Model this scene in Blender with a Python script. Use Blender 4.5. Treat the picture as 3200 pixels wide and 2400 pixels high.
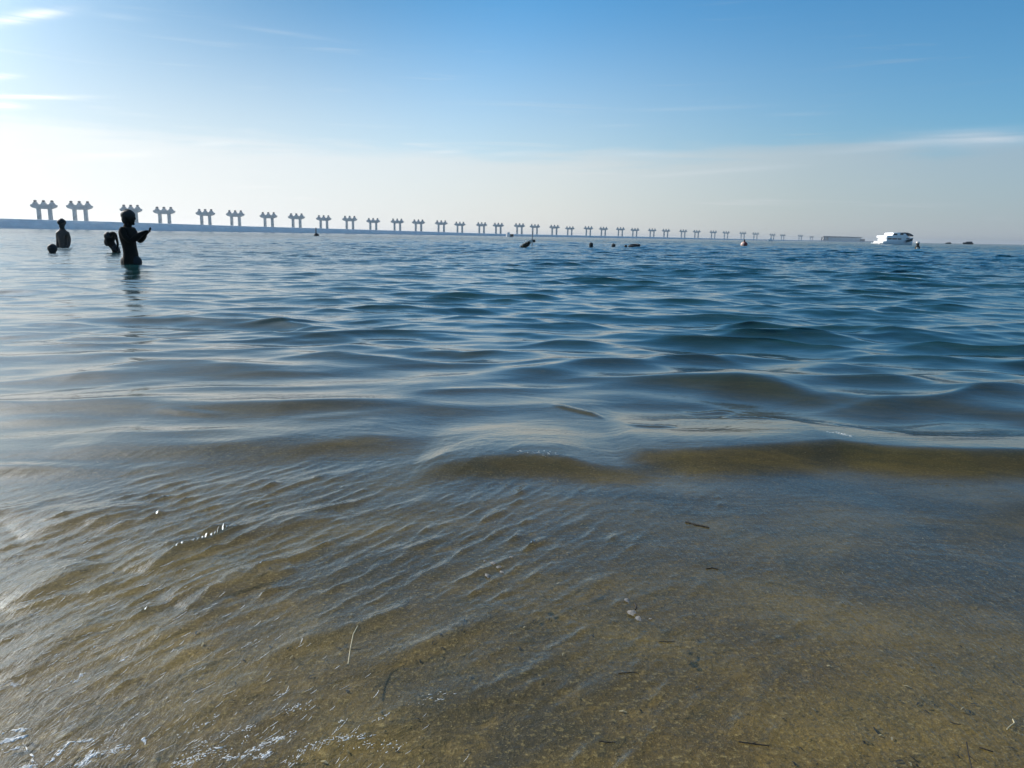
import bpy, bmesh, math, random
import numpy as np
from mathutils import Matrix, Vector, Euler

for o in list(bpy.data.objects):
    bpy.data.objects.remove(o, do_unlink=True)
SC = bpy.context.scene
COL = SC.collection
R = math.radians
rng = np.random.default_rng(11)
random.seed(5)

# ------------------------------------------------------------------ camera
FPX = 2372.0                      # focal length in pixels of the 3200 px wide photograph
CAM_H = 0.55
PITCH = math.atan(463.1 / FPX)
ROLL = R(0.974)
cam_d = bpy.data.cameras.new('camera')
cam = bpy.data.objects.new('camera', cam_d)
COL.objects.link(cam)
cam_d.sensor_width = 36.0
cam_d.lens = 36.0 * FPX / 3200.0
cam_d.clip_start = 0.05
cam_d.clip_end = 60000.0
CM = Euler((R(90) - PITCH, 0, 0)).to_matrix() @ Matrix.Rotation(ROLL, 3, 'Z')
cam.matrix_world = Matrix.Translation((0, 0, CAM_H)) @ CM.to_4x4()
SC.camera = cam

# ------------------------------------------------------------------ sun, sky, exposure
SUN_AZ = R(-58.0)                 # measured from straight ahead (+Y), negative = left
SUN_EL = R(28.0)
sd = Vector((math.sin(SUN_AZ) * math.cos(SUN_EL), math.cos(SUN_AZ) * math.cos(SUN_EL), math.sin(SUN_EL)))
sl = bpy.data.lights.new('sun', 'SUN')
sl.energy = 4.2
sl.angle = R(0.6)
sl.color = (1.0, 0.95, 0.87)
so = bpy.data.objects.new('sun', sl)
COL.objects.link(so)
so.rotation_euler = sd.to_track_quat('Z', 'Y').to_euler()
SC.view_settings.view_transform = 'Standard'
SC.view_settings.look = 'None'
SC.view_settings.gamma = 1.0
SC.view_settings.exposure = 0.0
SC.view_settings.use_curve_mapping = False
SC.render.engine = 'CYCLES'
SC.cycles.use_denoising = True
SC.cycles.max_bounces = 8
SC.cycles.transparent_max_bounces = 12

SKY_STRENGTH = 0.10


class NT:
    """small helper for building node trees"""
    def __init__(self, tree):
        self.t = tree
        tree.nodes.clear()

    def n(self, typ, **kw):
        nd = self.t.nodes.new(typ)
        for k, v in kw.items():
            setattr(nd, k, v)
        return nd

    def link(self, a, b):
        self.t.links.new(a, b)

    def val(self, x, sock):
        if hasattr(x, 'is_output'):
            self.link(x, sock)
        else:
            sock.default_value = x

    def math(self, op, a, b=None, c=None, clamp=False):
        nd = self.n('ShaderNodeMath', operation=op, use_clamp=clamp)
        self.val(a, nd.inputs[0])
        if b is not None:
            self.val(b, nd.inputs[1])
        if c is not None:
            self.val(c, nd.inputs[2])
        return nd.outputs[0]

    def mix(self, f, a, b):
        nd = self.n('ShaderNodeMix', data_type='RGBA')
        self.val(f, nd.inputs[0])
        for x, s in ((a, nd.inputs[6]), (b, nd.inputs[7])):
            if hasattr(x, 'is_output'):
                self.link(x, s)
            else:
                s.default_value = (*x, 1.0) if len(x) == 3 else x
        return nd.outputs[2]

    def mapr(self, x, a, b, c=0.0, d=1.0, smooth=True):
        nd = self.n('ShaderNodeMapRange', interpolation_type='SMOOTHSTEP' if smooth else 'LINEAR')
        self.val(x, nd.inputs[0])
        for k, v in enumerate((a, b, c, d)):
            nd.inputs[k + 1].default_value = v
        return nd.outputs[0]

    def noise(self, vec, scale, detail=3.0, rough=0.5, dist=0.0):
        nd = self.n('ShaderNodeTexNoise')
        if vec is not None:
            self.link(vec, nd.inputs['Vector'])
        nd.inputs['Scale'].default_value = scale
        nd.inputs['Detail'].default_value = detail
        nd.inputs['Roughness'].default_value = rough
        nd.inputs['Distortion'].default_value = dist
        return nd.outputs[0]

    def mapping(self, vec, loc=(0, 0, 0), rot=(0, 0, 0), scale=(1, 1, 1)):
        nd = self.n('ShaderNodeMapping')
        self.link(vec, nd.inputs[0])
        nd.inputs[1].default_value = loc
        nd.inputs[2].default_value = rot
        nd.inputs[3].default_value = scale
        return nd.outputs[0]


# wisps of cloud: start, end (photograph pixels), half thickness in degrees, density
WISPS = [(-60, 70, 230, 28, .35, .75), (-80, 245, 70, 238, .22, .6), (-120, 303, 290, 303, .16, .7), (-90, 330, 90, 338, .25, .7),
         (250, 40, 480, 62, .2, .12), (720, 80, 1060, 128, .16, .14), (1960, 345, 2420, 330, .16, .14), (2380, 362, 2620, 355, .14, .12),
         (1820, 395, 2020, 392, .12, .12), (2880, 442, 3320, 428, .55, .75), (2540, 478, 2980, 440, .30, .55), (2200, 535, 2560, 512, .22, .30),
         (1330, 476, 1460, 472, .18, .3), (1500, 482, 1740, 474, .22, .3), (1860, 478, 2200, 484, .25, .28), (560, 455, 800, 440, .22, .3),
         (1900, 560, 2500, 515, .2, .2), (150, 500, 560, 470, .3, .25)]


def build_world():
    w = bpy.data.worlds.new('World')
    SC.world = w
    w.use_nodes = True
    T = NT(w.node_tree)
    out = T.n('ShaderNodeOutputWorld')
    sky = T.n('ShaderNodeTexSky', sky_type='NISHITA')
    sky.sun_disc = False
    sky.sun_elevation = SUN_EL
    sky.sun_rotation = SUN_AZ
    sky.altitude = 0
    sky.air_density = 1.0
    sky.dust_density = 0.6
    sky.ozone_density = 2.5
    bg = T.n('ShaderNodeBackground')
    bg.inputs[1].default_value = SKY_STRENGTH
    tint = T.n('ShaderNodeMix', data_type='RGBA', blend_type='MULTIPLY')
    tint.inputs[0].default_value = 1.0
    T.link(sky.outputs[0], tint.inputs[6])
    tint.inputs[7].default_value = (0.40, 1.03, 1.33, 1.0)
    tc = T.n('ShaderNodeTexCoord')
    sep = T.n('ShaderNodeSeparateXYZ')
    T.link(tc.outputs['Generated'], sep.inputs[0])
    x, y, z = sep.outputs
    elev = T.math('MULTIPLY', T.math('ARCSINE', z), 57.2958)
    az = T.math('MULTIPLY', T.math('ARCTAN2', x, y), 57.2958)       # degrees to the right of straight ahead
    # how close to the sun's side of the sky, 0 away .. 1 towards
    dot = T.n('ShaderNodeVectorMath', operation='DOT_PRODUCT')
    T.link(tc.outputs['Generated'], dot.inputs[0])
    dot.inputs[1].default_value = sd
    side = T.mapr(dot.outputs['Value'], -0.15, 0.95)
    # the strong forward glow of the model sky is replaced by the added aureole below
    soft = T.n('ShaderNodeMix', data_type='RGBA', blend_type='MULTIPLY')
    soft.inputs[0].default_value = 1.0
    T.link(tint.outputs[2], soft.inputs[6])
    T.link(T.mapr(side, 0.70, 1.0, 1.0, 0.62), soft.inputs[7])
    T.link(soft.outputs[2], bg.inputs[0])
    # cirrus and haze veil: noise drawn out along the horizon
    comb = T.n('ShaderNodeCombineXYZ')
    T.link(T.math('MULTIPLY', az, 0.03), comb.inputs[0])
    T.link(T.math('MULTIPLY', elev, 0.16), comb.inputs[1])
    rot = T.mapping(comb.outputs[0], rot=(0, 0, R(-6)))
    n1 = T.noise(rot, 1.3, 5, 0.55, 0.4)
    fine = T.mapping(comb.outputs[0], rot=(0, 0, R(-4)), scale=(1.0, 4.0, 1.0))
    n2 = T.noise(fine, 2.0, 6, 0.6, 0.7)
    edge = T.math('ADD', elev, T.math('ADD', T.math('MULTIPLY', T.math('SUBTRACT', n1, 0.5), 5.5), T.math('MULTIPLY', T.math('SUBTRACT', n2, 0.5), 2.5)))
    veil = T.math('MULTIPLY', T.mapr(edge, 6.6, 4.9, 0.0, 0.48), T.mapr(elev, 8.5, 5.5, 0.0, 1.0))                          # the low bank of haze
    lowf = T.math('POWER', 2.718, T.math('MULTIPLY', elev, -0.22))
    lowf = T.math('MULTIPLY', lowf, 0.85)
    glow = T.math('MULTIPLY', side, T.mapr(elev, 17.0, 0.0, 0.0, 0.78))
    streak = T.math('MULTIPLY', T.mapr(n2, 0.56, 0.80, 0.0, 0.22), T.mapr(elev, 24.0, 4.0, 0.25, 1.0))

    def over(a, b):
        return T.math('SUBTRACT', 1.0, T.math('MULTIPLY', T.math('SUBTRACT', 1.0, a), T.math('SUBTRACT', 1.0, b)))
    f = over(over(veil, lowf), over(glow, streak))
    # single cirrus wisps, each an elongated soft patch frayed by noise
    fray = T.mapr(n2, 0.30, 0.62, 0.15, 1.0)
    fw = T.math('MULTIPLY', T.mapr(n2, 0.56, 0.80, 0.0, 0.26), T.mapr(elev, 10.0, 5.0, 0.0, 1.0))
    for px0, py0, px1, py1, thick, amp in WISPS:
        d0 = CM @ Vector(((px0 - 1600) / FPX, (1200 - py0) / FPX, -1))
        d1 = CM @ Vector(((px1 - 1600) / FPX, (1200 - py1) / FPX, -1))
        a0, b0 = math.degrees(math.atan2(d0.x, d0.y)), math.degrees(math.asin(d0.normalized().z))
        a1, b1 = math.degrees(math.atan2(d1.x, d1.y)), math.degrees(math.asin(d1.normalized().z))
        L_ = math.hypot(a1 - a0, b1 - b0)
        ux, uy = (a1 - a0) / L_, (b1 - b0) / L_
        da = T.math('SUBTRACT', az, (a0 + a1) / 2)
        db = T.math('SUBTRACT', elev, (b0 + b1) / 2)
        u = T.math('DIVIDE', T.math('ADD', T.math('MULTIPLY', da, ux), T.math('MULTIPLY', db, uy)), L_ / 2)
        v = T.math('DIVIDE', T.math('SUBTRACT', T.math('MULTIPLY', db, ux), T.math('MULTIPLY', da, uy)), thick)
        v = T.math('ADD', v, T.math('MULTIPLY', T.math('SUBTRACT', n1, 0.5), 2.0))
        g = T.math('POWER', 2.718, T.math('MULTIPLY', T.math('ADD', T.math('MULTIPLY', u, u), T.math('MULTIPLY', v, v)), -1.6))
        fw = over(fw, T.math('MULTIPLY', T.math('MULTIPLY', g, fray), amp))
    cr = T.n('ShaderNodeValToRGB')
    T.link(side, cr.inputs[0])
    e = cr.color_ramp.elements
    e[0].position, e[0].color = 0.0, (0.43, 0.46, 0.51, 1)
    e[1].position, e[1].color = 1.0, (0.96, 0.96, 0.955, 1)
    for pos, c in ((0.25, (0.57, 0.58, 0.58, 1)), (0.58, (0.82, 0.80, 0.77, 1)), (0.85, (0.90, 0.905, 0.905, 1))):
        x_ = e.new(pos)
        x_.color = c
    hz = cr.outputs[0]
    bgh = T.n('ShaderNodeBackground')
    T.link(hz, bgh.inputs[0])
    bgh.inputs[1].default_value = 1.0
    ms = T.n('ShaderNodeMixShader')
    T.link(T.math('MINIMUM', f, 1.0), ms.inputs[0])
    T.link(bg.outputs[0], ms.inputs[1])
    T.link(bgh.outputs[0], ms.inputs[2])
    # hazy aureole round the unseen sun, added to brighten the water's reflections
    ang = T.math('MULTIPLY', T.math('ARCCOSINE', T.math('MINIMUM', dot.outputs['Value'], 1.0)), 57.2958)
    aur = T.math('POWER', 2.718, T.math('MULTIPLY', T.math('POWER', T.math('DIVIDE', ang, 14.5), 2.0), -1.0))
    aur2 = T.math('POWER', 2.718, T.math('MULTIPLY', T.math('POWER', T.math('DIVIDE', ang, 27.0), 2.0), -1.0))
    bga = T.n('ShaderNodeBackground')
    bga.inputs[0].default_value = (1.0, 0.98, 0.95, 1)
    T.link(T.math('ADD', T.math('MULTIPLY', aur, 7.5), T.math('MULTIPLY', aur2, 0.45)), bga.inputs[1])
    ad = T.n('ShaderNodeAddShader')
    bgc = T.n('ShaderNodeBackground')
    T.link(T.mix(side, (0.60, 0.67, 0.75), (1.08, 1.07, 1.05)), bgc.inputs[0])
    msc = T.n('ShaderNodeMixShader')
    T.link(T.math('MINIMUM', fw, 1.0), msc.inputs[0])
    T.link(ms.outputs[0], msc.inputs[1])
    T.link(bgc.outputs[0], msc.inputs[2])
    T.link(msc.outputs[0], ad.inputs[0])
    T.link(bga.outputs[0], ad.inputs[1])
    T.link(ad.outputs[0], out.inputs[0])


build_world()


# ------------------------------------------------------------------ helpers
def ray(px, py):
    v = CM @ Vector(((px - 1600.0) / FPX, (1200.0 - py) / FPX, -1.0))
    return v


def ground(px, py, z=0.0):
    """the place on the water (height z) that the photograph shows at this pixel"""
    v = ray(px, py)
    t = (z - CAM_H) / v.z
    return Vector((v.x * t, v.y * t, z))


def at_dist(px, py, d):
    """the point at depth d (metres along +Y from the camera)"""
    v = ray(px, py)
    t = d / v.y
    return Vector((v.x * t, d, CAM_H + v.z * t))


def horizon(px):
    return 764.0 - 0.017 * (3200.0 - px)


def tag(o, label=None, cat=None, group=None, kind=None):
    if label:
        o['label'] = label
    if cat:
        o['category'] = cat
    if group:
        o['group'] = group
    if kind:
        o['kind'] = kind
    return o


def empty(name, loc, rz=0.0):
    o = bpy.data.objects.new(name, None)
    o.empty_display_size = 0.2
    COL.objects.link(o)
    o.location = loc
    o.rotation_euler = (0, 0, rz)
    return o


def obj(name, me, mat, parent=None, smooth=False):
    if isinstance(me, bmesh.types.BMesh):
        bm = me
        me = bpy.data.meshes.new(name)
        bmesh.ops.recalc_face_normals(bm, faces=bm.faces)
        bm.to_mesh(me)
        bm.free()
    me.materials.clear()
    me.materials.append(mat)
    if smooth:
        me.polygons.foreach_set('use_smooth', [True] * len(me.polygons))
    o = bpy.data.objects.new(name, me)
    COL.objects.link(o)
    if parent is not None:
        o.parent = parent
    return o


def copy_tree(o, parent=None):
    c = o.copy()
    COL.objects.link(c)
    c.parent = parent
    for ch in list(o.children):
        copy_tree(ch, c)
    return c


def add_box(bm, c, s, rot=None, bev=0.0):
    m = Matrix.Translation(c) @ (rot.to_4x4() if rot is not None else Matrix.Identity(4)) @ Matrix.Diagonal((*s, 1.0))
    r = bmesh.ops.create_cube(bm, size=1.0, matrix=m)
    if bev > 0:
        es = {e for v in r['verts'] for e in v.link_edges}
        bmesh.ops.bevel(bm, geom=list(es), offset=bev, segments=2, affect='EDGES')


def add_cyl(bm, p0, p1, r0, r1=None, seg=12):
    p0, p1 = Vector(p0), Vector(p1)
    r1 = r0 if r1 is None else r1
    d = p1 - p0
    q = d.to_track_quat('Z', 'Y').to_matrix().to_4x4()
    bmesh.ops.create_cone(bm, cap_ends=True, segments=seg, radius1=r0, radius2=r1, depth=d.length,
                          matrix=Matrix.Translation((p0 + p1) / 2) @ q)


def add_ball(bm, c, s, u=14, v=10):
    bmesh.ops.create_uvsphere(bm, u_segments=u, v_segments=v, radius=1.0,
                              matrix=Matrix.Translation(c) @ Matrix.Diagonal((*s, 1.0)))


def add_lathe(bm, prof, c=(0, 0, 0), seg=20):
    rings = []
    for r, z in prof:
        rings.append([bm.verts.new((c[0] + r * math.cos(2 * math.pi * k / seg), c[1] + r * math.sin(2 * math.pi * k / seg), c[2] + z))
                      for k in range(seg)])
    for a, b in zip(rings, rings[1:]):
        for k in range(seg):
            bm.faces.new((a[k], a[(k + 1) % seg], b[(k + 1) % seg], b[k]))
    bm.faces.new(rings[0][::-1])
    bm.faces.new(rings[-1])


def add_prism(bm, pts, y0, y1):
    """extrude a polygon given in x,z from y0 to y1"""
    a = [bm.verts.new((p[0], y0, p[1])) for p in pts]
    b = [bm.verts.new((p[0], y1, p[1])) for p in pts]
    bm.faces.new(a)
    bm.faces.new(b[::-1])
    n = len(pts)
    for k in range(n):
        bm.faces.new((a[k], b[k], b[(k + 1) % n], a[(k + 1) % n]))


def mat(name, col, rough=0.7, metal=0.0, var=0.15, scale=3.0, bump=0.0, bscale=20.0, spec=0.5):
    m = bpy.data.materials.new(name)
    m.use_nodes = True
    T = NT(m.node_tree)
    out = T.n('ShaderNodeOutputMaterial')
    p = T.n('ShaderNodeBsdfPrincipled')
    tc = T.n('ShaderNodeTexCoord')
    nz = T.noise(tc.outputs['Object'], scale, 5, 0.6)
    lo = tuple(c * (1 - var) for c in col)
    hi = tuple(min(1, c * (1 + var)) for c in col)
    T.link(T.mix(T.mapr(nz, 0.3, 0.7), lo, hi), p.inputs['Base Color'])
    p.inputs['Roughness'].default_value = rough
    p.inputs['Metallic'].default_value = metal
    p.inputs['Specular IOR Level'].default_value = spec
    if bump > 0:
        b = T.n('ShaderNodeBump')
        b.inputs['Strength'].default_value = bump
        b.inputs['Distance'].default_value = 0.01
        T.link(T.noise(tc.outputs['Object'], bscale, 5, 0.65), b.inputs['Height'])
        T.link(b.outputs[0], p.inputs['Normal'])
    T.link(p.outputs[0], out.inputs[0])
    return m


# ------------------------------------------------------------------ sea bed
SHORE_TILT = 0.25


def shore_s(x, y):
    return y + SHORE_TILT * x


def bed_z(x, y):
    s = shore_s(x, y) - 0.42
    d = np.where(s < 9, 0.075 * s, 0.675 + 0.045 * (s - 9))
    d = np.minimum(d, 4.0 + 0.0 * s)
    d = np.maximum(d, -1.6)
    lump = 0.006 * np.sin(3.1 * x + 1.3 * y) * np.sin(2.3 * y - 1.1 * x + 1.0) + 0.004 * np.sin(7 * x - 5.0 * y + 2)
    return -d + lump * np.clip((s + 0.4) / 0.6, 0, 1)


def grid_mesh(name, X, Y, Z, attrs=None):
    nr, nc = X.shape
    co = np.stack([X, Y, Z], -1).reshape(-1, 3).astype(np.float32)
    idx = np.arange(nr * nc).reshape(nr, nc)
    q = np.stack([idx[:-1, :-1], idx[:-1, 1:], idx[1:, 1:], idx[1:, :-1]], -1).reshape(-1, 4)
    me = bpy.data.meshes.new(name)
    me.vertices.add(nr * nc)
    me.vertices.foreach_set('co', co.ravel())
    me.loops.add(q.size)
    me.loops.foreach_set('vertex_index', q.ravel().astype(np.int32))
    me.polygons.add(len(q))
    me.polygons.foreach_set('loop_start', (np.arange(len(q)) * 4).astype(np.int32))
    me.polygons.foreach_set('use_smooth', np.ones(len(q), dtype=bool))
    me.update(calc_edges=True)
    for k, v in (attrs or {}).items():
        a = me.attributes.new(k, 'FLOAT', 'POINT')
        a.data.foreach_set('value', v.ravel().astype(np.float32))
    return me


def bed_material():
    m = bpy.data.materials.new('wet_sand')
    m.use_nodes = True
    T = NT(m.node_tree)
    out = T.n('ShaderNodeOutputMaterial')
    p = T.n('ShaderNodeBsdfPrincipled')
    tc = T.n('ShaderNodeTexCoord')
    v = tc.outputs['Object']
    big = T.noise(v, 2.6, 4, 0.55, 0.5)
    mid = T.noise(v, 14.0, 5, 0.65, 0.8)
    fine = T.noise(v, 130.0, 4, 0.7)
    grit = T.noise(v, 420.0, 2, 0.6)
    c = T.mix(T.mapr(big, 0.35, 0.68), (0.118, 0.072, 0.010), (0.23, 0.148, 0.022))
    patch = T.noise(v, 1.5, 3, 0.5, 0.8)
    c = T.mix(T.mapr(patch, 0.47, 0.64, 0, 0.85), c, (0.045, 0.034, 0.012))
    c = T.mix(T.mapr(mid, 0.50, 0.75, 0, 0.75), c, (0.050, 0.042, 0.009))
    c = T.mix(T.mapr(mid, 0.48, 0.25, 0, 0.55), c, (0.31, 0.195, 0.035))
    c = T.mix(T.mapr(fine, 0.52, 0.74, 0, 0.8), c, (0.46, 0.34, 0.12))
    c = T.mix(T.mapr(fine, 0.46, 0.26, 0, 0.8), c, (0.03, 0.024, 0.009))
    c = T.mix(T.mapr(grit, 0.62, 0.78, 0, 0.8), c, (0.62, 0.48, 0.22))
    c = T.mix(T.mapr(grit, 0.40, 0.26, 0, 0.7), c, (0.022, 0.018, 0.009))
    c = T.mix(0.10, c, (0.0, 0.0, 0.0))
    T.link(c, p.inputs['Base Color'])
    p.inputs['Roughness'].default_value = 0.85
    b = T.n('ShaderNodeBump')
    b.inputs['Strength'].default_value = 0.7
    b.inputs['Distance'].default_value = 0.004
    T.link(T.math('ADD', T.math('MULTIPLY', mid, 2.0), fine), b.inputs['Height'])
    T.link(b.outputs[0], p.inputs['Normal'])
    T.link(p.outputs[0], out.inputs[0])
    return m


def build_bed():
    ys = np.concatenate([np.linspace(-30, -0.5, 40), np.linspace(-0.45, 6, 260), np.geomspace(6.1, 400, 70)])
    xs0 = np.linspace(-1, 1, 241)
    X = np.zeros((len(ys), len(xs0)))
    Y = np.zeros_like(X)
    for i, yy in enumerate(ys):
        half = 40 + max(0, yy) * 2.6
        X[i] = np.sign(xs0) * half * (np.abs(xs0) ** 2.6) + xs0 * 1.0
        Y[i] = yy
    Z = bed_z(X, Y)
    o = obj('seabed', grid_mesh('seabed', X, Y, Z), bed_material())
    tag(o, kind='structure')


build_bed()

# ------------------------------------------------------------------ the sea surface
def comps(n, l0, l1, slope, mean_deg, spread, seed):
    g = np.random.default_rng(seed)
    lam = np.exp(g.uniform(math.log(l0), math.log(l1), n))
    th = np.radians(mean_deg + np.clip(g.normal(0, spread, n), -2.2 * spread, 2.2 * spread))
    k = 2 * math.pi / lam
    a = slope / k * math.sqrt(2.0 / n) * g.uniform(0.6, 1.4, n)
    return k * np.cos(th), k * np.sin(th), a, g.uniform(0, 2 * math.pi, n), k


def sstep(x, a, b):
    t = np.clip((x - a) / (b - a), 0, 1)
    return t * t * (3 - 2 * t)


BANDS = [
    # comps, near ramp, far ramp
    (comps(34, 0.11, 0.26, 0.065, -92, 34, 1), (2.4, 5.0), (30, 55)),
    (comps(44, 0.26, 0.66, 0.125, -92, 25, 2), (1.7, 3.4), (45, 90)),
    (comps(48, 0.66, 1.50, 0.080, -88, 24, 3), (2.3, 5.5), (110, 220)),
    (comps(48, 1.50, 3.00, 0.040, -90, 24, 4), (5.0, 14.0), (300, 550)),
    (comps(40, 3.2, 7.0, 0.034, -92, 24, 5), (16.0, 50.0), (600, 1000)),
]
# fine ripples that run along the shallows, crests leading away from the viewer
RIP_A = comps(60, 0.011, 0.050, 0.25, -24, 12, 6)
RIP_B = comps(30, 0.010, 0.030, 0.055, -34, 26, 7)
RIP_C = comps(20, 0.05, 0.16, 0.060, -34, 12, 8)


OBLIQUE = comps(44, 0.13, 0.46, 0.072, -71, 15, 9)      # smooth oblique undulations just outside the shallows


# single wavelets that can be told apart: (pixels along the lip, height at each, front width, back width)
CRESTS = [
    ([(1930, 1440, .000), (2010, 1412, .020), (2150, 1406, .036), (2350, 1396, .044), (2600, 1380, .050), (2760, 1400, .048),
      (3000, 1424, .048), (3200, 1430, .050), (3600, 1440, .05), (4200, 1450, .04)], .085, .36),
    ([(1290, 1470, .0), (1390, 1442, .016), (1500, 1427, .026), (1640, 1420, .030), (1760, 1428, .028), (1850, 1450, .020), (1980, 1462, .012), (2100, 1450, .0)], .07, .30),
    ([(1250, 1200, .0), (1420, 1176, .012), (1700, 1150, .021), (2050, 1164, .020), (2300, 1186, .022), (2700, 1222, .019), (3200, 1240, .022), (4000, 1270, .022)], .16, .4),
    ([(2080, 1250, .0), (2200, 1215, .008), (2300, 1188, .012), (2450, 1215, .010), (2600, 1250, .0)], .14, .30),
    ([(-800, 1130, .024), (0, 1132, .024), (300, 1150, .028), (700, 1140, .030), (1000, 1132, .028), (1200, 1152, .016), (1400, 1180, .0)], .18, .5),
    ([(-600, 1420, .010), (150, 1402, .011), (300, 1386, .016), (700, 1374, .018), (900, 1356, .020), (1150, 1352, .018), (1350, 1380, .0)], .12, .3),
    ([(-600, 1250, .02), (0, 1262, .02), (500, 1250, .022), (900, 1255, .026), (1300, 1240, .022), (1600, 1280, .0)], .13, .3),
    ([(2900, 1650, .0), (3200, 1560, .02), (3600, 1540, .03)], .1, .3),
]
# short sharp lips in the bright slick behind the olive wavelet
LIPS = [
    ([(1720, 1268, .0), (1760, 1272, 0.0055), (1850, 1290, 0.0066), (1890, 1308, .0)], .020, 0.0275),
    ([(2120, 1274, .0), (2180, 1278, 0.0055), (2250, 1270, 0.0066), (2300, 1272, .0)], .022, 0.0275),
    ([(2230, 1296, .0), (2280, 1302, 0.0066), (2380, 1318, 0.0066), (2480, 1350, .0)], .020, 0.0275),
    ([(1950, 1330, .0), (1990, 1338, 0.0044), (2060, 1344, 0.0055), (2130, 1352, .0)], .018, 0.0275),
    ([(2480, 1330, .0), (2600, 1352, 0.0044), (2720, 1372, 0.0055), (2840, 1396, .0)], .018, 0.0275),
    ([(480, 1294, .0), (560, 1300, 0.0044), (640, 1306, 0.0044), (720, 1312, .0)], .018, 0.0275),
]
# oblique little swash ridges on the left
SWASH = [
    ([(0, 1905), (160, 1830), (300, 1752)], .014, .030),
    ([(440, 1790), (560, 1720), (640, 1680)], .010, .025),
    ([(560, 1900), (760, 1815), (920, 1768)], .012, .030),
    ([(380, 2060), (620, 1930), (760, 1880)], .008, .022),
    ([(760, 2080), (1000, 1990), (1200, 1920)], .006, .025),
    ([(0, 2140), (200, 2010), (330, 1930)], .010, .025),
    ([(60, 1680), (260, 1632), (420, 1622)], .010, .04),
    ([(700, 1700), (900, 1640), (1060, 1610)], .008, .03),
    ([(350, 2330), (620, 2230), (900, 2110)], .006, .02),
    ([(900, 2360), (1200, 2290), (1500, 2190), (1800, 2130)], .006, .022),
    ([(1000, 2130), (1300, 2050), (1600, 1900)], .004, .02),
]


def crest_height(x, y, spec, wf, wb, dip=0.12):
    pts = [ground(px, py, h * 0.8) for px, py, h in spec]
    order = sorted(range(len(pts)), key=lambda i: pts[i].x)
    xs = [pts[i].x for i in order]
    yc = np.interp(x, xs, [pts[i].y for i in order])
    hh = np.interp(x, xs, [spec[i][2] for i in order], left=spec[order[0]][2], right=spec[order[-1]][2])
    t = y - yc
    f = np.where(t < 0, np.exp(-np.abs(t / wf) ** 2.2), np.exp(-(t / wb) ** 2 * 0.9) - dip * np.exp(-((t - 1.5 * wb) / (0.6 * wb)) ** 2))
    return hh * f


def ridge_height(x, y, spec, h, w):
    pts = [ground(px, py, 0) for px, py in spec]
    best = np.full(x.shape, 1e9)
    along = np.zeros(x.shape)
    sgn = np.ones(x.shape)
    tot = sum((b - a).length for a, b in zip(pts, pts[1:]))
    acc = 0.0
    for a, b in zip(pts, pts[1:]):
        dx, dy = b.x - a.x, b.y - a.y
        L = math.hypot(dx, dy)
        t = np.clip(((x - a.x) * dx + (y - a.y) * dy) / (L * L), 0, 1)
        ex, ey = x - a.x - t * dx, y - a.y - t * dy
        d = np.hypot(ex, ey)
        m = d < best
        best = np.where(m, d, best)
        along = np.where(m, (acc + t * L) / tot, along)
        sgn = np.where(m, np.sign(ex * dy - ey * dx), sgn)
        acc += L
    ww = np.where(sgn > 0, w * 0.8, w * 2.0)           # steeper on the shore side
    return h * np.exp(-(best / ww) ** 2) * np.sin(np.pi * np.clip(along, 0, 1)) ** 0.6


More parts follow.
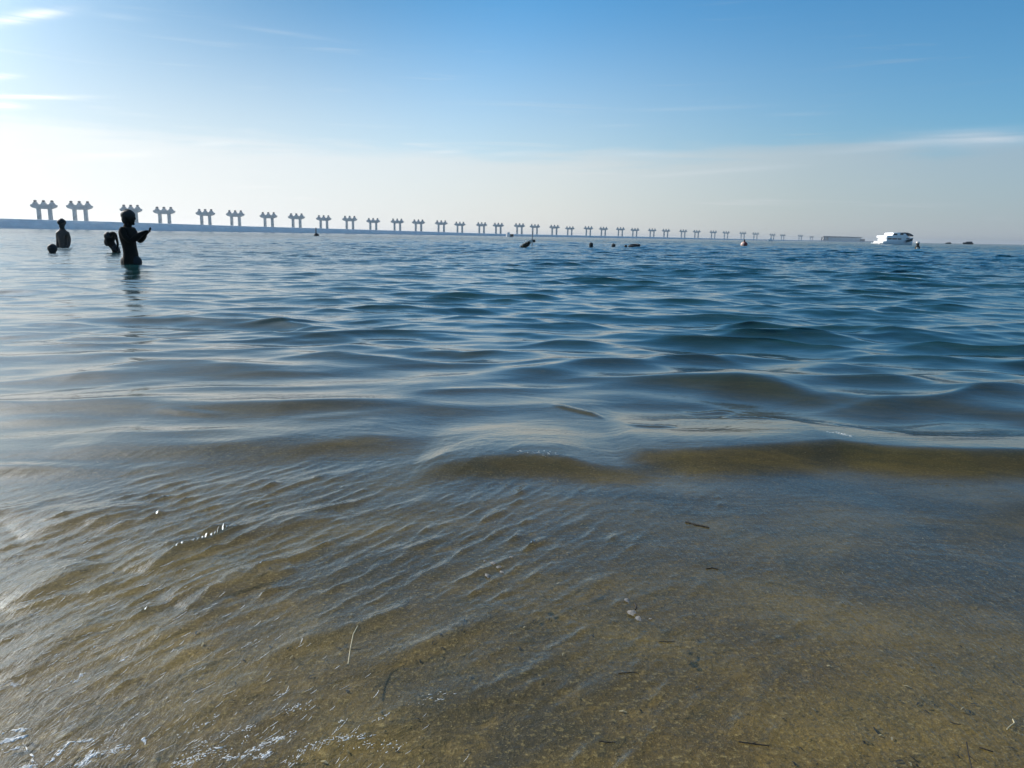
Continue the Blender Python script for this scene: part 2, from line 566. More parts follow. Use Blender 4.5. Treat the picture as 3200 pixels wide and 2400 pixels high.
def sea_height(x, y, full=True):
    r = np.hypot(x, y)
    z = np.zeros(x.shape)
    dx = np.zeros(x.shape)
    dy = np.zeros(x.shape)
    # slow patches that make some places livelier than others
    patch = 1.0 + 0.20 * np.sin(0.55 * x + 0.21 * y + 1.0) * np.sin(0.37 * y - 0.2 * x) + 0.15 * np.sin(1.7 * x - 0.9 * y + 2.2)
    # the water lies calmer on the left, in the lee of the breakwater
    patch = patch * (0.54 + 0.22 * sstep(x / (r + 1e-6), -0.50, -0.05) + 0.28 * sstep(x / (r + 1e-6), -0.08, 0.42))
    for (kx, ky, a, ph, k), (n0, n1), (f0, f1) in BANDS:
        w = sstep(r, n0, n1) * (1 - sstep(r, f0, f1)) * patch
        sel = w > 1e-4
        xs, ys = x[sel], y[sel]
        zz = np.zeros(xs.shape)
        ax = np.zeros(xs.shape)
        ay = np.zeros(xs.shape)
        for i in range(len(a)):
            p = kx[i] * xs + ky[i] * ys + ph[i]
            zz += 0.88 * a[i] * np.cos(p)
            s = a[i] * np.sin(p) * (1.9 if k[0] > 4 and k[-1] > 3.5 else 1.5)
            ax -= s * kx[i] / k[i]
            ay -= s * ky[i] / k[i]
        z[sel] += zz * w[sel]
        dx[sel] += ax * w[sel]
        dy[sel] += ay * w[sel]
    nearm = r < 6.5
    xs, ys, rs = x[nearm], y[nearm], r[nearm]
    zz = np.zeros(xs.shape)
    for spec, wf, wb in CRESTS + LIPS:
        zz += crest_height(xs, ys, spec, wf, wb, 0.42 if wb == .36 else (0.0 if wb == .30 else 0.10))
    for spec, h, w in SWASH:
        zz += ridge_height(xs, ys, spec, h, w)
    if full:
        left = 1 - sstep(xs + 0.25 * (ys - 1.5), -0.45, 0.45)
        gust = 0.70 + 0.45 * np.sin(3.1 * xs - 2.0 * ys + 0.5) * np.sin(2.2 * ys + 1.5 * xs) + 0.35 * np.sin(9.0 * xs - 3.5 * ys) * np.sin(5.0 * ys + 2.0 * xs + 1.0)
        gust = np.maximum(gust, 0.1)
        wA = (0.22 + 0.95 * left) * gust * (1 - sstep(rs, 1.25, 2.1))
        wB = (0.80 + 0.4 * left) * (1 - sstep(rs, 1.5, 2.7))
        wC = (0.15 + 0.9 * left) * (1 - sstep(rs, 1.3, 2.2))
        lw = 1 - 0.75 * sstep(xs + 0.2 * ys, 0.1, 1.1)
        wD = lw * (0.8 + 0.4 * np.sin(1.3 * xs + 2.1 * ys)) * sstep(rs, 1.35, 2.1) * (1 - sstep(rs, 4.2, 6.4))
        for (kx, ky, a, ph, k), w in ((RIP_A, wA), (RIP_B, wB), (RIP_C, wC), (OBLIQUE, wD)):
            q = np.zeros(xs.shape)
            # bend the ripple trains a little so the crests are not ruler straight
            bx = xs + 0.03 * np.sin(3.0 * ys + 1.7 * xs)
            by = ys + 0.03 * np.sin(4.1 * xs - 1.1 * ys)
            for i in range(len(a)):
                q += a[i] * np.cos(kx[i] * bx + ky[i] * by + ph[i])
            sg = math.sqrt(float(np.sum(a * a)) / 2)
            q = sg * (np.exp(0.75 * q / sg) - 1.3) * 0.95       # pinched crests, flat troughs
            zz += q * w
    z[nearm] += zz
    return z, dx, dy


def water_material():
    m = bpy.data.materials.new('sea_water')
    m.use_nodes = True
    T = NT(m.node_tree)
    out = T.n('ShaderNodeOutputMaterial')
    geo = T.n('ShaderNodeNewGeometry')
    v = geo.outputs['Position']
    att = T.n('ShaderNodeAttribute', attribute_name='depth')
    depth = att.outputs['Fac']
    # fine relief the mesh is too coarse for
    st = T.mapping(v, rot=(0, 0, R(-27)), scale=(1.0, 0.28, 1.0))
    n_near = T.noise(st, 120.0, 4, 0.62, 0.3)
    n_mid = T.noise(T.mapping(v, scale=(0.45, 1.0, 1.0)), 9.0, 5, 0.6, 0.4)
    n_far = T.noise(T.mapping(v, scale=(0.4, 1.0, 1.0)), 1.1, 6, 0.65, 0.4)
    rr = T.n('ShaderNodeVectorMath', operation='LENGTH')
    T.link(v, rr.inputs[0])
    dist = rr.outputs['Value']
    h = T.math('MULTIPLY', T.math('MULTIPLY', n_near, T.mapr(dist, 0.9, 2.4, 0.0016, 0.0)), 1.0)
    h = T.math('ADD', h, T.math('MULTIPLY', n_mid, T.mapr(dist, 4, 30, 0.003, 0.030)))
    h = T.math('ADD', h, T.math('MULTIPLY', n_far, T.mapr(dist, 25, 120, 0.0, 0.22)))
    b = T.n('ShaderNodeBump')
    b.inputs['Strength'].default_value = 1.0
    b.inputs['Distance'].default_value = 1.0
    T.link(h, b.inputs['Height'])
    dn = T.n('ShaderNodeVectorMath', operation='DOT_PRODUCT')
    T.link(b.outputs[0], dn.inputs[0])
    T.link(geo.outputs['Incoming'], dn.inputs[1])
    cosv = T.math('MINIMUM', T.math('ABSOLUTE', dn.outputs['Value']), 1.0)
    refl = T.math('ADD', 0.021, T.math('MULTIPLY', 0.979, T.math('POWER', T.math('SUBTRACT', 1.0, cosv), 4.0)))
    gl = T.n('ShaderNodeBsdfGlossy')
    gl.inputs['Roughness'].default_value = 0.03
    T.link(b.outputs[0], gl.inputs['Normal'])
    # the body of the water: clear over the sand, teal and then blue as it deepens
    deep = T.mix(T.mapr(depth, 0.09, 0.30), (0.066, 0.060, 0.014), (0.016, 0.066, 0.068))
    deep = T.mix(T.mapr(depth, 0.5, 1.6), deep, (0.0003, 0.043, 0.064))
    df = T.n('ShaderNodeBsdfDiffuse')
    T.link(deep, df.inputs['Color'])
    tr = T.n('ShaderNodeBsdfTransparent')
    tr.inputs['Color'].default_value = (0.96, 0.97, 0.95, 1)
    murk = T.math('SUBTRACT', 1.0, T.math('POWER', 2.718, T.math('MULTIPLY', T.math('MAXIMUM', depth, 0.0), -3.4)))
    ms = T.n('ShaderNodeMixShader')
    T.link(murk, ms.inputs[0])
    T.link(tr.outputs[0], ms.inputs[1])
    T.link(df.outputs[0], ms.inputs[2])
    ms2 = T.n('ShaderNodeMixShader')
    T.link(refl, ms2.inputs[0])
    T.link(ms.outputs[0], ms2.inputs[1])
    T.link(gl.outputs[0], ms2.inputs[2])
    T.link(ms2.outputs[0], out.inputs[0])
    return m


SEA = {}


def build_sea():
    rows = np.concatenate([np.geomspace(0.30, 60, 1420), np.geomspace(60.3, 600, 480), np.geomspace(606, 7000, 90)])
    az = np.radians(np.linspace(-58, 58, 640))
    Rr, A = np.meshgrid(rows, az, indexing='ij')
    Y0 = -0.12
    X = Rr * np.sin(A)
    Y = Rr * np.cos(A) + Y0
    Z, DX, DY = sea_height(X, Y)
    D = -bed_z(X, Y)
    damp = np.clip(D / 0.05, 0.25, 1)
    Z = Z * damp
    me = grid_mesh('sea', X + DX, Y + DY, Z, {'depth': np.maximum(D + Z * 0.5, 0.0)})
    SEA['r'], SEA['a'], SEA['z'] = rows, az, Z
    o = obj('sea', me, water_material())
    tag(o, kind='structure')


build_sea()


def water_z(x, y):
    z, _, _ = sea_height(np.array([float(x)]), np.array([float(y)]), full=False)
    return float(z[0])


# ------------------------------------------------------------------ breakwater and the row of piers
PIERS = [(144, 82), (255, 81), (414, 72.5), (517, 70), (645, 64.5), (738, 63), (841, 58), (928, 57), (1013, 53), (1094, 52),
         (1167, 46.5), (1242, 45.5), (1308, 44), (1379, 43), (1437, 40), (1505, 39), (1557, 38.5), (1623, 38), (1671, 36),
         (1732, 35.5), (1780, 32), (1838, 33), (1885, 32), (1938, 31.5), (1983, 30), (2037, 29), (2080, 28.5), (2134, 27.5),
         (2176, 27), (2228, 26), (2268, 25.5), (2320, 24.5), (2360, 23), (2413, 20), (2445, 19), (2500, 18), (2535, 15), (2572, 14)]
PIER_H = 15.7


def pier_dist(T):
    return (PIER_H - CAM_H) * FPX / T


M_CONC = mat('pier_concrete', (0.54, 0.535, 0.52), 0.85, var=0.2, scale=0.35, bump=0.4, bscale=3)
M_CONC2 = mat('pier_concrete_dark', (0.20, 0.195, 0.19), 0.9, var=0.2, scale=0.5)
M_ROCK = mat('breakwater_rock', (0.68, 0.73, 0.72), 0.9, var=0.08, scale=0.25, bump=0.4, bscale=1.2)


def build_breakwater():
    tops = [(-900, 655), (-400, 671), (0, 682), (250, 689.5), (560, 699.5), (800, 707.5), (1060, 715), (1300, 722.5), (1540, 730),
            (1780, 735), (2020, 740), (2300, 746.5), (2600, 752.6), (2730, 755.2)]
    px = [p[0] for p in PIERS]
    fit = np.polyfit([p[0] for p in PIERS], [p[1] for p in PIERS], 3)        # a smooth line in front of the piers
    dd = [pier_dist(float(np.polyval(fit, p[0]))) for p in PIERS]
    sec = []
    xs = np.linspace(-900, 2730, 110)
    for x in xs:
        yt = np.interp(x, [t[0] for t in tops], [t[1] for t in tops])
        d = np.interp(x, px, dd)
        if x < 144:
            d = dd[0] - (144 - x) * 0.10
        if x > 2572:
            d = dd[-1] + (x - 2572) * 2.0
        d *= 0.91
        # depth along the ray: use straight distance in plan
        v = ray(x, yt)
        t = d / v.y
        p = Vector((v.x * t, v.y * t, CAM_H + v.z * t))
        sec.append(p)
    bm = bmesh.new()
    prev = None
    g = random.Random(3)
    for i, p in enumerate(sec):
        a = sec[max(0, i - 1)]
        b = sec[min(len(sec) - 1, i + 1)]
        tdir = Vector((b.x - a.x, b.y - a.y, 0)).normalized()
        nrm = Vector((tdir.y, -tdir.x, 0))          # towards the viewer
        top = max(p.z, 0.7)
        prof = []
        for off, z in ((top * 1.5 + 1.0, -1.5), (top * 1.15, top * 0.28), (top * 0.6, top * 0.64), (0.3, top * 0.97), (-4.0, top),
                       (-4.5 - top * 1.4, -1.5)):
            j = 0.0 if off <= 0.3 else g.uniform(-0.25, 0.25)
            prof.append(bm.verts.new((p.x + nrm.x * (off + j), p.y + nrm.y * (off + j), z + (j * 0.4 if 0.3 < off else 0))))
        if prev:
            for k in range(len(prof) - 1):
                bm.faces.new((prev[k], prof[k], prof[k + 1], prev[k + 1]))
        else:
            bm.faces.new(prof)
        prev = prof
    bm.faces.new(prev[::-1])
    o = obj('breakwater', bm, M_ROCK)
    tag(o, 'long low grey breakwater running out to the right in front of the row of piers', 'breakwater')


build_breakwater()


def make_pier():
    W = 13.4
    root = empty('bridge_pier', (0, 0, 0))
    top = PIER_H
    # cap beam with rounded, drooping ends
    pts = []
    h0, h1 = top - 4.8, top - 2.3
    hw = W / 2
    low = [(-hw * 0.98, h0 + 1.5), (-hw * 0.88, h0 + 0.75), (-hw * 0.60, h0 + 0.12), (-hw * 0.45, h0), (hw * 0.45, h0), (hw * 0.60, h0 + 0.12),
           (hw * 0.88, h0 + 0.75), (hw * 0.98, h0 + 1.5)]
    up = [(hw, h0 + 2.0), (hw * 0.93, h1 - 0.15), (hw * 0.82, h1), (-hw * 0.82, h1), (-hw * 0.93, h1 - 0.15), (-hw, h0 + 2.0)]
    bm = bmesh.new()
    add_prism(bm, low + up, -1.3, 1.3)
    obj('crossbeam', bm, M_CONC, root)
    for s in (-1, 1):
        bm = bmesh.new()
        add_prism(bm, [(s * hw * 0.43 - .92, -3.0), (s * hw * 0.43 + .92, -3.0), (s * hw * 0.43 + .86, h0 + 0.006), (s * hw * 0.43 - .86, h0 + 0.006)], -0.9, 0.9)
        obj('column', bm, M_CONC, root)
    for s in (-1, 0, 1):
        cx = s * hw * 0.64
        bm = bmesh.new()
        add_prism(bm, [(cx - 1.45, h1 - 0.02), (cx + 1.45, h1 - 0.02), (cx + 0.62, h1 + 1.25), (cx - 0.62, h1 + 1.25)], -1.0, 1.0)
        ped = obj('pedestal', bm, M_CONC, root)
        bm = bmesh.new()
        add_box(bm, (cx, 0, h1 + 1.76), (1.45, 1.6, 1.04), bev=0.28)
        obj('bearing_block', bm, M_CONC2, ped)
    return root


ORD = ['first', 'second', 'third', 'fourth', 'fifth', 'sixth', 'seventh', 'eighth', 'ninth', 'tenth', 'eleventh', 'twelfth', 'thirteenth',
       'fourteenth', 'fifteenth', 'sixteenth', 'seventeenth', 'eighteenth', 'nineteenth', 'twentieth']
PIER_LABEL = {
    0: 'pale grey bridge pier with two columns, at the left end of the row',
    1: 'pale grey bridge pier above and just right of the bather seen from behind',
    2: 'bridge pier half hidden behind the head of the standing bather',
    3: 'pale bridge pier just right of the standing bather\'s head',
    8: 'bridge pier straight above the black buoy with a pole',
    16: 'bridge pier just left of the small white boat with a dark stern',
    17: 'bridge pier just right of the small white boat with a dark stern',
    18: 'bridge pier straight behind the pole of the weedy float',
    31: 'small bridge pier straight above the pink and red ball buoy',
    32: 'small bridge pier just right of the pink and red ball buoy',
    33: 'faint bridge pier straight above the small far white boat',
    37: 'last faint bridge pier, touching the long shed at the far end',
}


def build_piers():
    proto = make_pier()
    n = len(PIERS)
    for i, (px, T) in enumerate(PIERS):
        d = pier_dist(T)
        v = ray(px, horizon(px))
        L = v.y
        o = proto if i == 0 else copy_tree(proto)
        o.location = (v.x / L * d, v.y / L * d, 0)
        o.rotation_euler.z = math.atan2(-v.x, v.y) * 0.75 + R(-14) + R(random.uniform(-3, 3))
        o.scale = (random.uniform(.97, 1.03), 1, random.uniform(.985, 1.015))
        if i in PIER_LABEL:
            lb = PIER_LABEL[i]
        elif i < 8:
            lb = 'grey two-column bridge pier, %s to the right of the standing bather\'s head' % ORD[i - 3]
        elif i < 16:
            lb = 'grey two-column bridge pier, %s to the right of the black buoy' % ORD[i - 9]
        elif i < 31:
            lb = 'small grey bridge pier, %s to the right of the weedy float\'s pole' % ORD[i - 19]
        else:
            lb = 'faint far bridge pier, %s to the right of the small far white boat' % ORD[i - 34]
        tag(o, lb, 'bridge pier', 'unfinished bridge piers in a row along the breakwater')


build_piers()

# ------------------------------------------------------------------ long shed at the far end
M_SHED = mat('shed_wall', (0.72, 0.71, 0.69), 0.9, var=0.1, scale=0.1)
M_SHED_D = mat('shed_dark', (0.22, 0.22, 0.22), 0.9, var=0.15, scale=0.3)


def build_shed():
    d = 2300.0
    k = d / FPX
    c = at_dist(2632, horizon(2632), d)
    root = empty('harbour_shed', (c.x, d, 0), R(-4))
    w = 110 * k
    zt = 15.0 * k
    bm = bmesh.new()
    add_box(bm, (0, 6, (zt - 2.5) / 2 - 1), (w, 12, zt - 2.5 + 2))
    obj('wall', bm, M_SHED, root)
    bm = bmesh.new()
    add_prism(bm, [(-w / 2 - 3, zt - 2.5), (w / 2 + 2, zt - 2.5), (w / 2 + 2, zt - 0.6), (-w / 2 + 25, zt + 0.6), (-w / 2 - 3, zt + 0.8)], -2.5, 14)
    obj('roof', bm, M_SHED_D, root)
    bm = bmesh.new()
    add_box(bm, (w / 2 + 4.5, 4, 5.2), (13, 10, 6.5))
    obj('annex', bm, M_SHED_D, root)
    for i, x in enumerate((-w / 2 - 8, -w / 2 - 2, -w / 2 + 9)):
        bm = bmesh.new()
        add_box(bm, (x, -4, zt * 0.42), (3.0, 3.0, zt * 0.84))
        obj('post', bm, M_SHED_D, root)
    bm = bmesh.new()
    add_box(bm, (5, -6, 1.4), (w + 80, 3.0, 1.6))
    obj('quay', bm, M_SHED_D, root)
    tag(root, 'long pale shed with a dark flat roof at the far end of the breakwater', 'shed')


build_shed()

# ------------------------------------------------------------------ motor yacht
M_WHITE = mat('boat_gelcoat', (0.80, 0.80, 0.79), 0.30, var=0.04, scale=0.8)
M_GLASS = mat('dark_boat_glass', (0.012, 0.016, 0.02), 0.08, var=0.2, scale=2)
M_CANVAS = mat('grey_boat_canvas', (0.10, 0.11, 0.125), 0.9, var=0.2, scale=3)
M_TEAL = mat('teal_hull_panel', (0.02, 0.075, 0.10), 0.35, var=0.2, scale=1)
M_STEEL = mat('stainless_rail', (0.6, 0.6, 0.6), 0.25, metal=1.0, var=0.05)


def hull_bm(L, B, secs):
    """hull from half sections: (x, half beam at deck, half beam at water, deck z, bottom z)"""
    bm = bmesh.new()
    rings = []
    for x, bd, bw, zd, zb in secs:
        pts = [(x, -bd, zd), (x, -(bd * 0.6 + bw * 0.4), zd * 0.45), (x, -bw, 0.05), (x, -bw * 0.4, zb), (x, bw * 0.4, zb), (x, bw, 0.05),
               (x, bd * 0.6 + bw * 0.4, zd * 0.45), (x, bd, zd)]
        rings.append([bm.verts.new(p) for p in pts])
    for a, b in zip(rings, rings[1:]):
        for k in range(len(a) - 1):
            bm.faces.new((a[k], a[k + 1], b[k + 1], b[k]))
        bm.faces.new((a[-1], a[0], b[0], b[-1]))
    bm.faces.new(rings[0])
    bm.faces.new(rings[-1][::-1])
    return bm


def build_yacht():
    p = ground(2797, 764.0)
    u = p.y / FPX * 0.98             # metres per photo pixel there
    root = empty('motor_yacht', (p.x, p.y, 0), R(17))
    B = 46 * u

    def X(px):
        return (px - 62) * u * 1.03

    def prism(pts, y0, y1, name, m, parent):
        bm = bmesh.new()
        add_prism(bm, [(X(a), h * u) for a, h in pts], y0, y1)
        return obj(name, bm, m, parent)
    secs = [(X(-1), B * .44, B * .40, 9.5 * u, -4 * u), (X(30), B * .5, B * .46, 10.5 * u, -5 * u), (X(70), B * .5, B * .43, 13.5 * u, -5 * u),
            (X(95), B * .42, B * .28, 18 * u, -4 * u), (X(114), B * .22, B * .10, 21 * u, -1 * u), (X(126), B * .03, B * .01, 22.5 * u, 4 * u)]
    hull = obj('hull', hull_bm(1, B, secs), M_WHITE, root)
    # dark teal panels along the bow, standing just proud of the hull
    for sgn in (-1, 1):
        bm = bmesh.new()
        top, bot = [], []
        for x, hb, z0, z1 in ((X(80), .487, 7, 13.5), (X(95), .385, 8.5, 16.5), (X(108), .265, 10.5, 18.8), (X(119), .13, 13, 20.5)):
            top.append(bm.verts.new((x, sgn * (B * hb + .22 + .02 * u * z1), z1 * u)))
            bot.append(bm.verts.new((x, sgn * (B * hb * .95 + .16), z0 * u)))
        for i in range(3):
            bm.faces.new((top[i], top[i + 1], bot[i + 1], bot[i]))
        bmesh.ops.solidify(bm, geom=bm.faces[:], thickness=.03)
        obj('bow_panel', bm, M_TEAL, hull)
    bm = bmesh.new()
    add_box(bm, (X(-6), 0, 3.2 * u), (10 * u, B * .84, 2 * u), bev=.3 * u)
    obj('swim_platform', bm, M_WHITE, root)
    house = prism([(12, 9.6), (88, 13.2), (84, 20.2), (12, 20.2)], -B * .40, B * .40, 'deckhouse', M_WHITE, root)
    for sgn in (-1, 1):
        y = sgn * B * .402
        for a0, a1 in ((16, 30), (33, 50), (53, 66)):
            prism([(a0, 15), (a1, 15.4), (a1, 18.6), (a0, 18.6)], y - .03, y + .03, 'window', M_GLASS, house)
    prism([(9, 20.25), (90, 20.25), (92, 22), (84, 28), (10, 27)], -B * .47, B * .47, 'upper_deck', M_WHITE, root)
    fly = prism([(33, 27.6), (86, 28.05), (80, 35), (58, 36.5), (36, 35)], -B * .38, B * .38, 'flybridge', M_WHITE, root)
    for sgn in (-1, 1):
        y = sgn * B * .382
        prism([(37, 28.8), (50, 28.8), (50, 33.2), (38, 33.2)], y - .04, y + .04, 'window', M_GLASS, fly)
        prism([(61, 29.4), (73, 29.4), (72, 34.8), (62, 35)], y - .04, y + .04, 'window', M_GLASS, fly)
    # the arched canvas hood running down towards the bow
    hood = [(66, 36), (76, 37.2), (88, 36.8), (98, 34.4), (110, 29.2)]
    prism(hood + [(a - 1.0, h - 3.2) for a, h in hood[::-1]], -B * .40, B * .40, 'canvas_hood', M_CANVAS, root)
    for a0, h0, h1 in ((76, 28, 34.4), (97, 20, 31.6)):
        for sgn in (-1, 1):
            bm = bmesh.new()
            add_cyl(bm, (X(a0), sgn * B * .36, h0 * u), (X(a0), sgn * B * .36, h1 * u), .04, seg=8)
            obj('post', bm, M_STEEL, root)
    prism([(92, 18), (100, 18.5), (92, 26.8), (89, 26.8)], -B * .34, B * .34, 'windscreen', M_GLASS, root)
    bm = bmesh.new()
    for sgn in (-1, 1):
        pts = [(X(90), sgn * B * .44, 17 * u), (X(104), sgn * B * .31, 19.5 * u), (X(116), sgn * B * .18, 21 * u), (X(125), sgn * .08, 22.3 * u)]
        for a0, b0 in zip(pts, pts[1:]):
            add_cyl(bm, (a0[0], a0[1], a0[2] + .4), (b0[0], b0[1], b0[2] + .4), .025, seg=6)
        for a0 in pts:
            add_cyl(bm, (a0[0], a0[1], a0[2] - .15), (a0[0], a0[1], a0[2] + .4), .022, seg=6)
    obj('guard_rail', bm, M_STEEL, root)
    tag(root, 'white motor yacht with a grey canvas hood near the right end of the horizon', 'yacht')


build_yacht()


def small_boat(px, d, length_px, name, label, cat, hullmat, cabmat, rz=0.0, hz=1.0, group=None, cab=(-.3, .1)):
    v = ray(px, horizon(px))
    L = length_px * d / FPX
    x = v.x / v.y * d
    root = empty(name, (x, d, 0), rz)
    B = L * .34
    H = L * .16 * hz
    secs = [(-L / 2, B * .46, B * .40, H, -.1 * H), (0, B * .5, B * .44, H * 1.05, -.1 * H), (L * .3, B * .36, B * .26, H * 1.25, -.1 * H), (L * .5, B * .03, B * .02, H * 1.5, .2 * H)]
    obj('hull', hull_bm(L, B, secs), hullmat, root)
    bm = bmesh.new()
    a, b = cab
    add_prism(bm, [(a * L - .12 * L, H * .98), (b * L + .12 * L, H), (b * L + .04 * L, H * 2.0), (a * L - .10 * L, H * 2.1)], -B * .33, B * .33)
    cabin = obj('cabin', bm, cabmat, root)
    bm = bmesh.new()
    add_prism(bm, [(b * L + .085 * L, H * 1.25), (b * L + .105 * L, H * 1.25), (b * L + .06 * L, H * 1.85), (b * L + .045 * L, H * 1.85)], -B * .30, B * .30)
    obj('windscreen', bm, M_GLASS, cabin)
    tag(root, label, cat, group)
    return root


M_DARKHULL = mat('dark_blue_hull', (0.02, 0.028, 0.036), 0.5, var=0.2)
small_boat(1592, 300, 22, 'small_boat', 'tiny white boat with a dark stern, just off the breakwater', 'boat', M_WHITE, M_WHITE, R(158), 2.0, cab=(.1, .2))
small_boat(2408, 330, 15, 'small_boat', 'far tiny white boat below the faint last piers', 'boat', M_WHITE, M_WHITE, R(176), 2.2, cab=(-.1, .1))
small_boat(2963, 620, 17, 'motor_launch', 'faint dark launch on the horizon just right of the white yacht', 'launch', M_DARKHULL, M_DARKHULL, R(180), 0.85)
small_boat(3024, 520, 30, 'motor_launch', 'wide dark launch alone on the horizon near the right edge', 'launch', M_DARKHULL, M_DARKHULL, R(180), 0.85)

# dark stern box of the first little boat
_b = [o for o in bpy.data.objects if o.name == 'small_boat'][0]
bm = bmesh.new()
add_box(bm, (-1.0, 0, .7), (1.1, .95, 1.0), bev=.06)
obj('outboard_motor', bm, M_DARKHULL, _b)

# ------------------------------------------------------------------ buoys and floats
M_BLACK = mat('black_rubber', (0.010, 0.011, 0.012), 0.55, var=0.3, scale=8)
M_RED = mat('faded_red_plastic', (0.22, 0.022, 0.015), 0.45, var=0.2, scale=6)
M_SALMON = mat('faded_pink_plastic', (0.66, 0.44, 0.36), 0.5, var=0.1, scale=6)
M_CREAM = mat('sun_bleached_plastic', (0.72, 0.66, 0.58), 0.45, var=0.1, scale=6)
M_WEED = mat('weedy_float', (0.020, 0.022, 0.012), 0.8, var=0.5, scale=14, bump=0.8, bscale=40)
M_POLE = mat('grey_pole', (0.24, 0.24, 0.25), 0.5, var=0.1)
M_NET = mat('dark_rope', (0.012, 0.018, 0.022), 0.8, var=0.3, scale=20)


def float_base(px, py):
    p = ground(px, py)
    return Vector((p.x, p.y, water_z(p.x, p.y))), p.y / FPX


# black buoy with a pole
p, k = float_base(989, 738)
root = empty('marker_buoy', p)
bm = bmesh.new()
add_lathe(bm, [(5.5 * k, -5 * k), (7.2 * k, -1 * k), (7.4 * k, 4 * k), (6.8 * k, 6 * k), (2.2 * k, 7 * k), (1.9 * k, 8.5 * k)])
obj('float', bm, M_BLACK, root)
bm = bmesh.new()
add_cyl(bm, (-1.4 * k, 0, 6 * k), (-1.0 * k, 0, 24.5 * k), 1.9 * k, 1.5 * k, 10)
obj('pole', bm, M_BLACK, root)
tag(root, 'black buoy with an upright pole, on the water below the left piers', 'buoy')

# weedy float with pole
p, k = float_base(1641, 775)
root = empty('mooring_float', p)
g = random.Random(9)
bm = bmesh.new()
prof = [(-15, 0, 3.0), (-9, 3, 6.5), (-2, 8, 9.0), (5, 12, 8.5), (11, 17, 6.0)]
for x, z, r in prof:
    add_ball(bm, (x * k, g.uniform(-2, 2) * k, z * k), (r * k * 1.05, r * k * .9, r * k * .85), 10, 8)
for v in bm.verts:
    v.co += Vector((g.uniform(-.5, .5), g.uniform(-.5, .5), g.uniform(-.5, .5))) * k
obj('float', bm, M_WEED, root)
bm = bmesh.new()
add_box(bm, (15 * k, 3 * k, 22 * k), (14 * k, 5 * k, 9 * k), Matrix.Rotation(R(-25), 3, 'Y'), bev=.8 * k)
obj('plank', bm, M_CREAM, root)
bm = bmesh.new()
add_box(bm, (27 * k, 4 * k, 23 * k), (8 * k, 7 * k, 8.5 * k), bev=1.2 * k)
obj('battery_box', bm, M_BLACK, root)
bm = bmesh.new()
add_cyl(bm, (21 * k, 4 * k, 8 * k), (22 * k, 4 * k, 52 * k), 1.7 * k, 1.2 * k, 8)
obj('pole', bm, M_POLE, root)
for (x, z, r) in ((-14, 9, 2.3), (-2, 16.5, 1.6), (3, 23, 2.0)):
    bm = bmesh.new()
    add_ball(bm, (x * k, -7 * k, z * k), (r * k, r * k, r * k), 10, 8)
    obj('fender', bm, M_CREAM, root)
tag(root, 'weedy dark tilted float with pale fenders and a tall grey pole', 'float')

# red and white ball buoy
p, k = float_base(2325, 770)
root = empty('ball_buoy', p)
bm = bmesh.new()
add_ball(bm, (0, 0, 6.5 * k), (10.5 * k, 10.5 * k, 9.0 * k), 20, 14)
o = obj('ball', bm, M_RED, root, smooth=True)
o.data.materials.append(M_SALMON)
for f in o.data.polygons:
    if f.center.x < -2.5 * k:
        f.material_index = 1
bm = bmesh.new()
add_lathe(bm, [(3.2 * k, 14.5 * k), (2.6 * k, 17.5 * k), (1.8 * k, 20 * k), (1.6 * k, 22 * k)], seg=12)
obj('neck', bm, M_BLACK, root)
tag(root, 'ball buoy, faded pink and dark red, left of the white yacht', 'buoy')

# banded spar buoy in front of the yacht
p, k = float_base(2866, 780)
root = empty('spar_buoy', p)
bm = bmesh.new()
add_lathe(bm, [(6.0 * k, -5 * k), (7.2 * k, 0), (7.2 * k, 8 * k), (5.0 * k, 10 * k)], seg=16)
obj('float', bm, M_WEED, root)
bm = bmesh.new()
add_lathe(bm, [(4.8 * k, 9.9 * k), (4.4 * k, 15 * k), (4.8 * k, 19 * k)], seg=14)
obj('post', bm, M_BLACK, root)
bm = bmesh.new()
add_lathe(bm, [(5.2 * k, 18.9 * k), (5.4 * k, 21 * k), (4.2 * k, 23.5 * k)], seg=14)
obj('cap', bm, M_CREAM, root)
bm = bmesh.new()
add_box(bm, (-3.0 * k, -6.4 * k, 4.0 * k), (7.0 * k, 2.4 * k, 6.0 * k), bev=.7 * k)
obj('number_plate', bm, M_CREAM, root)
tag(root, 'dark spar buoy with white cap and white plate, beside the white yacht', 'buoy')

# dark mooring floats out in the middle
for (px, py, w, h, lab) in ((1847, 773, 12, 12, 'black squarish float bobbing alone right of the weedy float'),
                            (1917, 772, 12, 10, 'blue-black rounded float between the squarish float and the dark ring')):
    p, k = float_base(px, py)
    root = empty('mooring_float', p)
    bm = bmesh.new()
    add_lathe(bm, [(w * .40 * k, -3 * k), (w * .5 * k, 1 * k), (w * .52 * k, h * .7 * k), (w * .40 * k, h * .95 * k), (w * .15 * k, h * k)], seg=16)
    obj('float', bm, M_NET, root)
    bm = bmesh.new()
    add_cyl(bm, (-.8 * k, 0, h * .98 * k), (-.8 * k, 0, h * 1.2 * k), .9 * k, seg=8)
    obj('eyelet', bm, M_BLACK, root)
    tag(root, lab, 'float', 'dark floats in the middle distance')
p, k = float_base(1982, 775)
root = empty('swim_ring', p)
bm = bmesh.new()
seg, ms = 24, 8
rings = []
for i in range(seg):
    a = 2 * math.pi * i / seg
    ring = []
    for j in range(ms):
        b = 2 * math.pi * j / ms
        rr = 15 * k + 4.0 * k * math.cos(b)
        ring.append(bm.verts.new((rr * math.cos(a), rr * math.sin(a) * .8, 5.5 * k + 4.0 * k * math.sin(b) + 2.0 * k * math.sin(a + .8))))
    rings.append(ring)
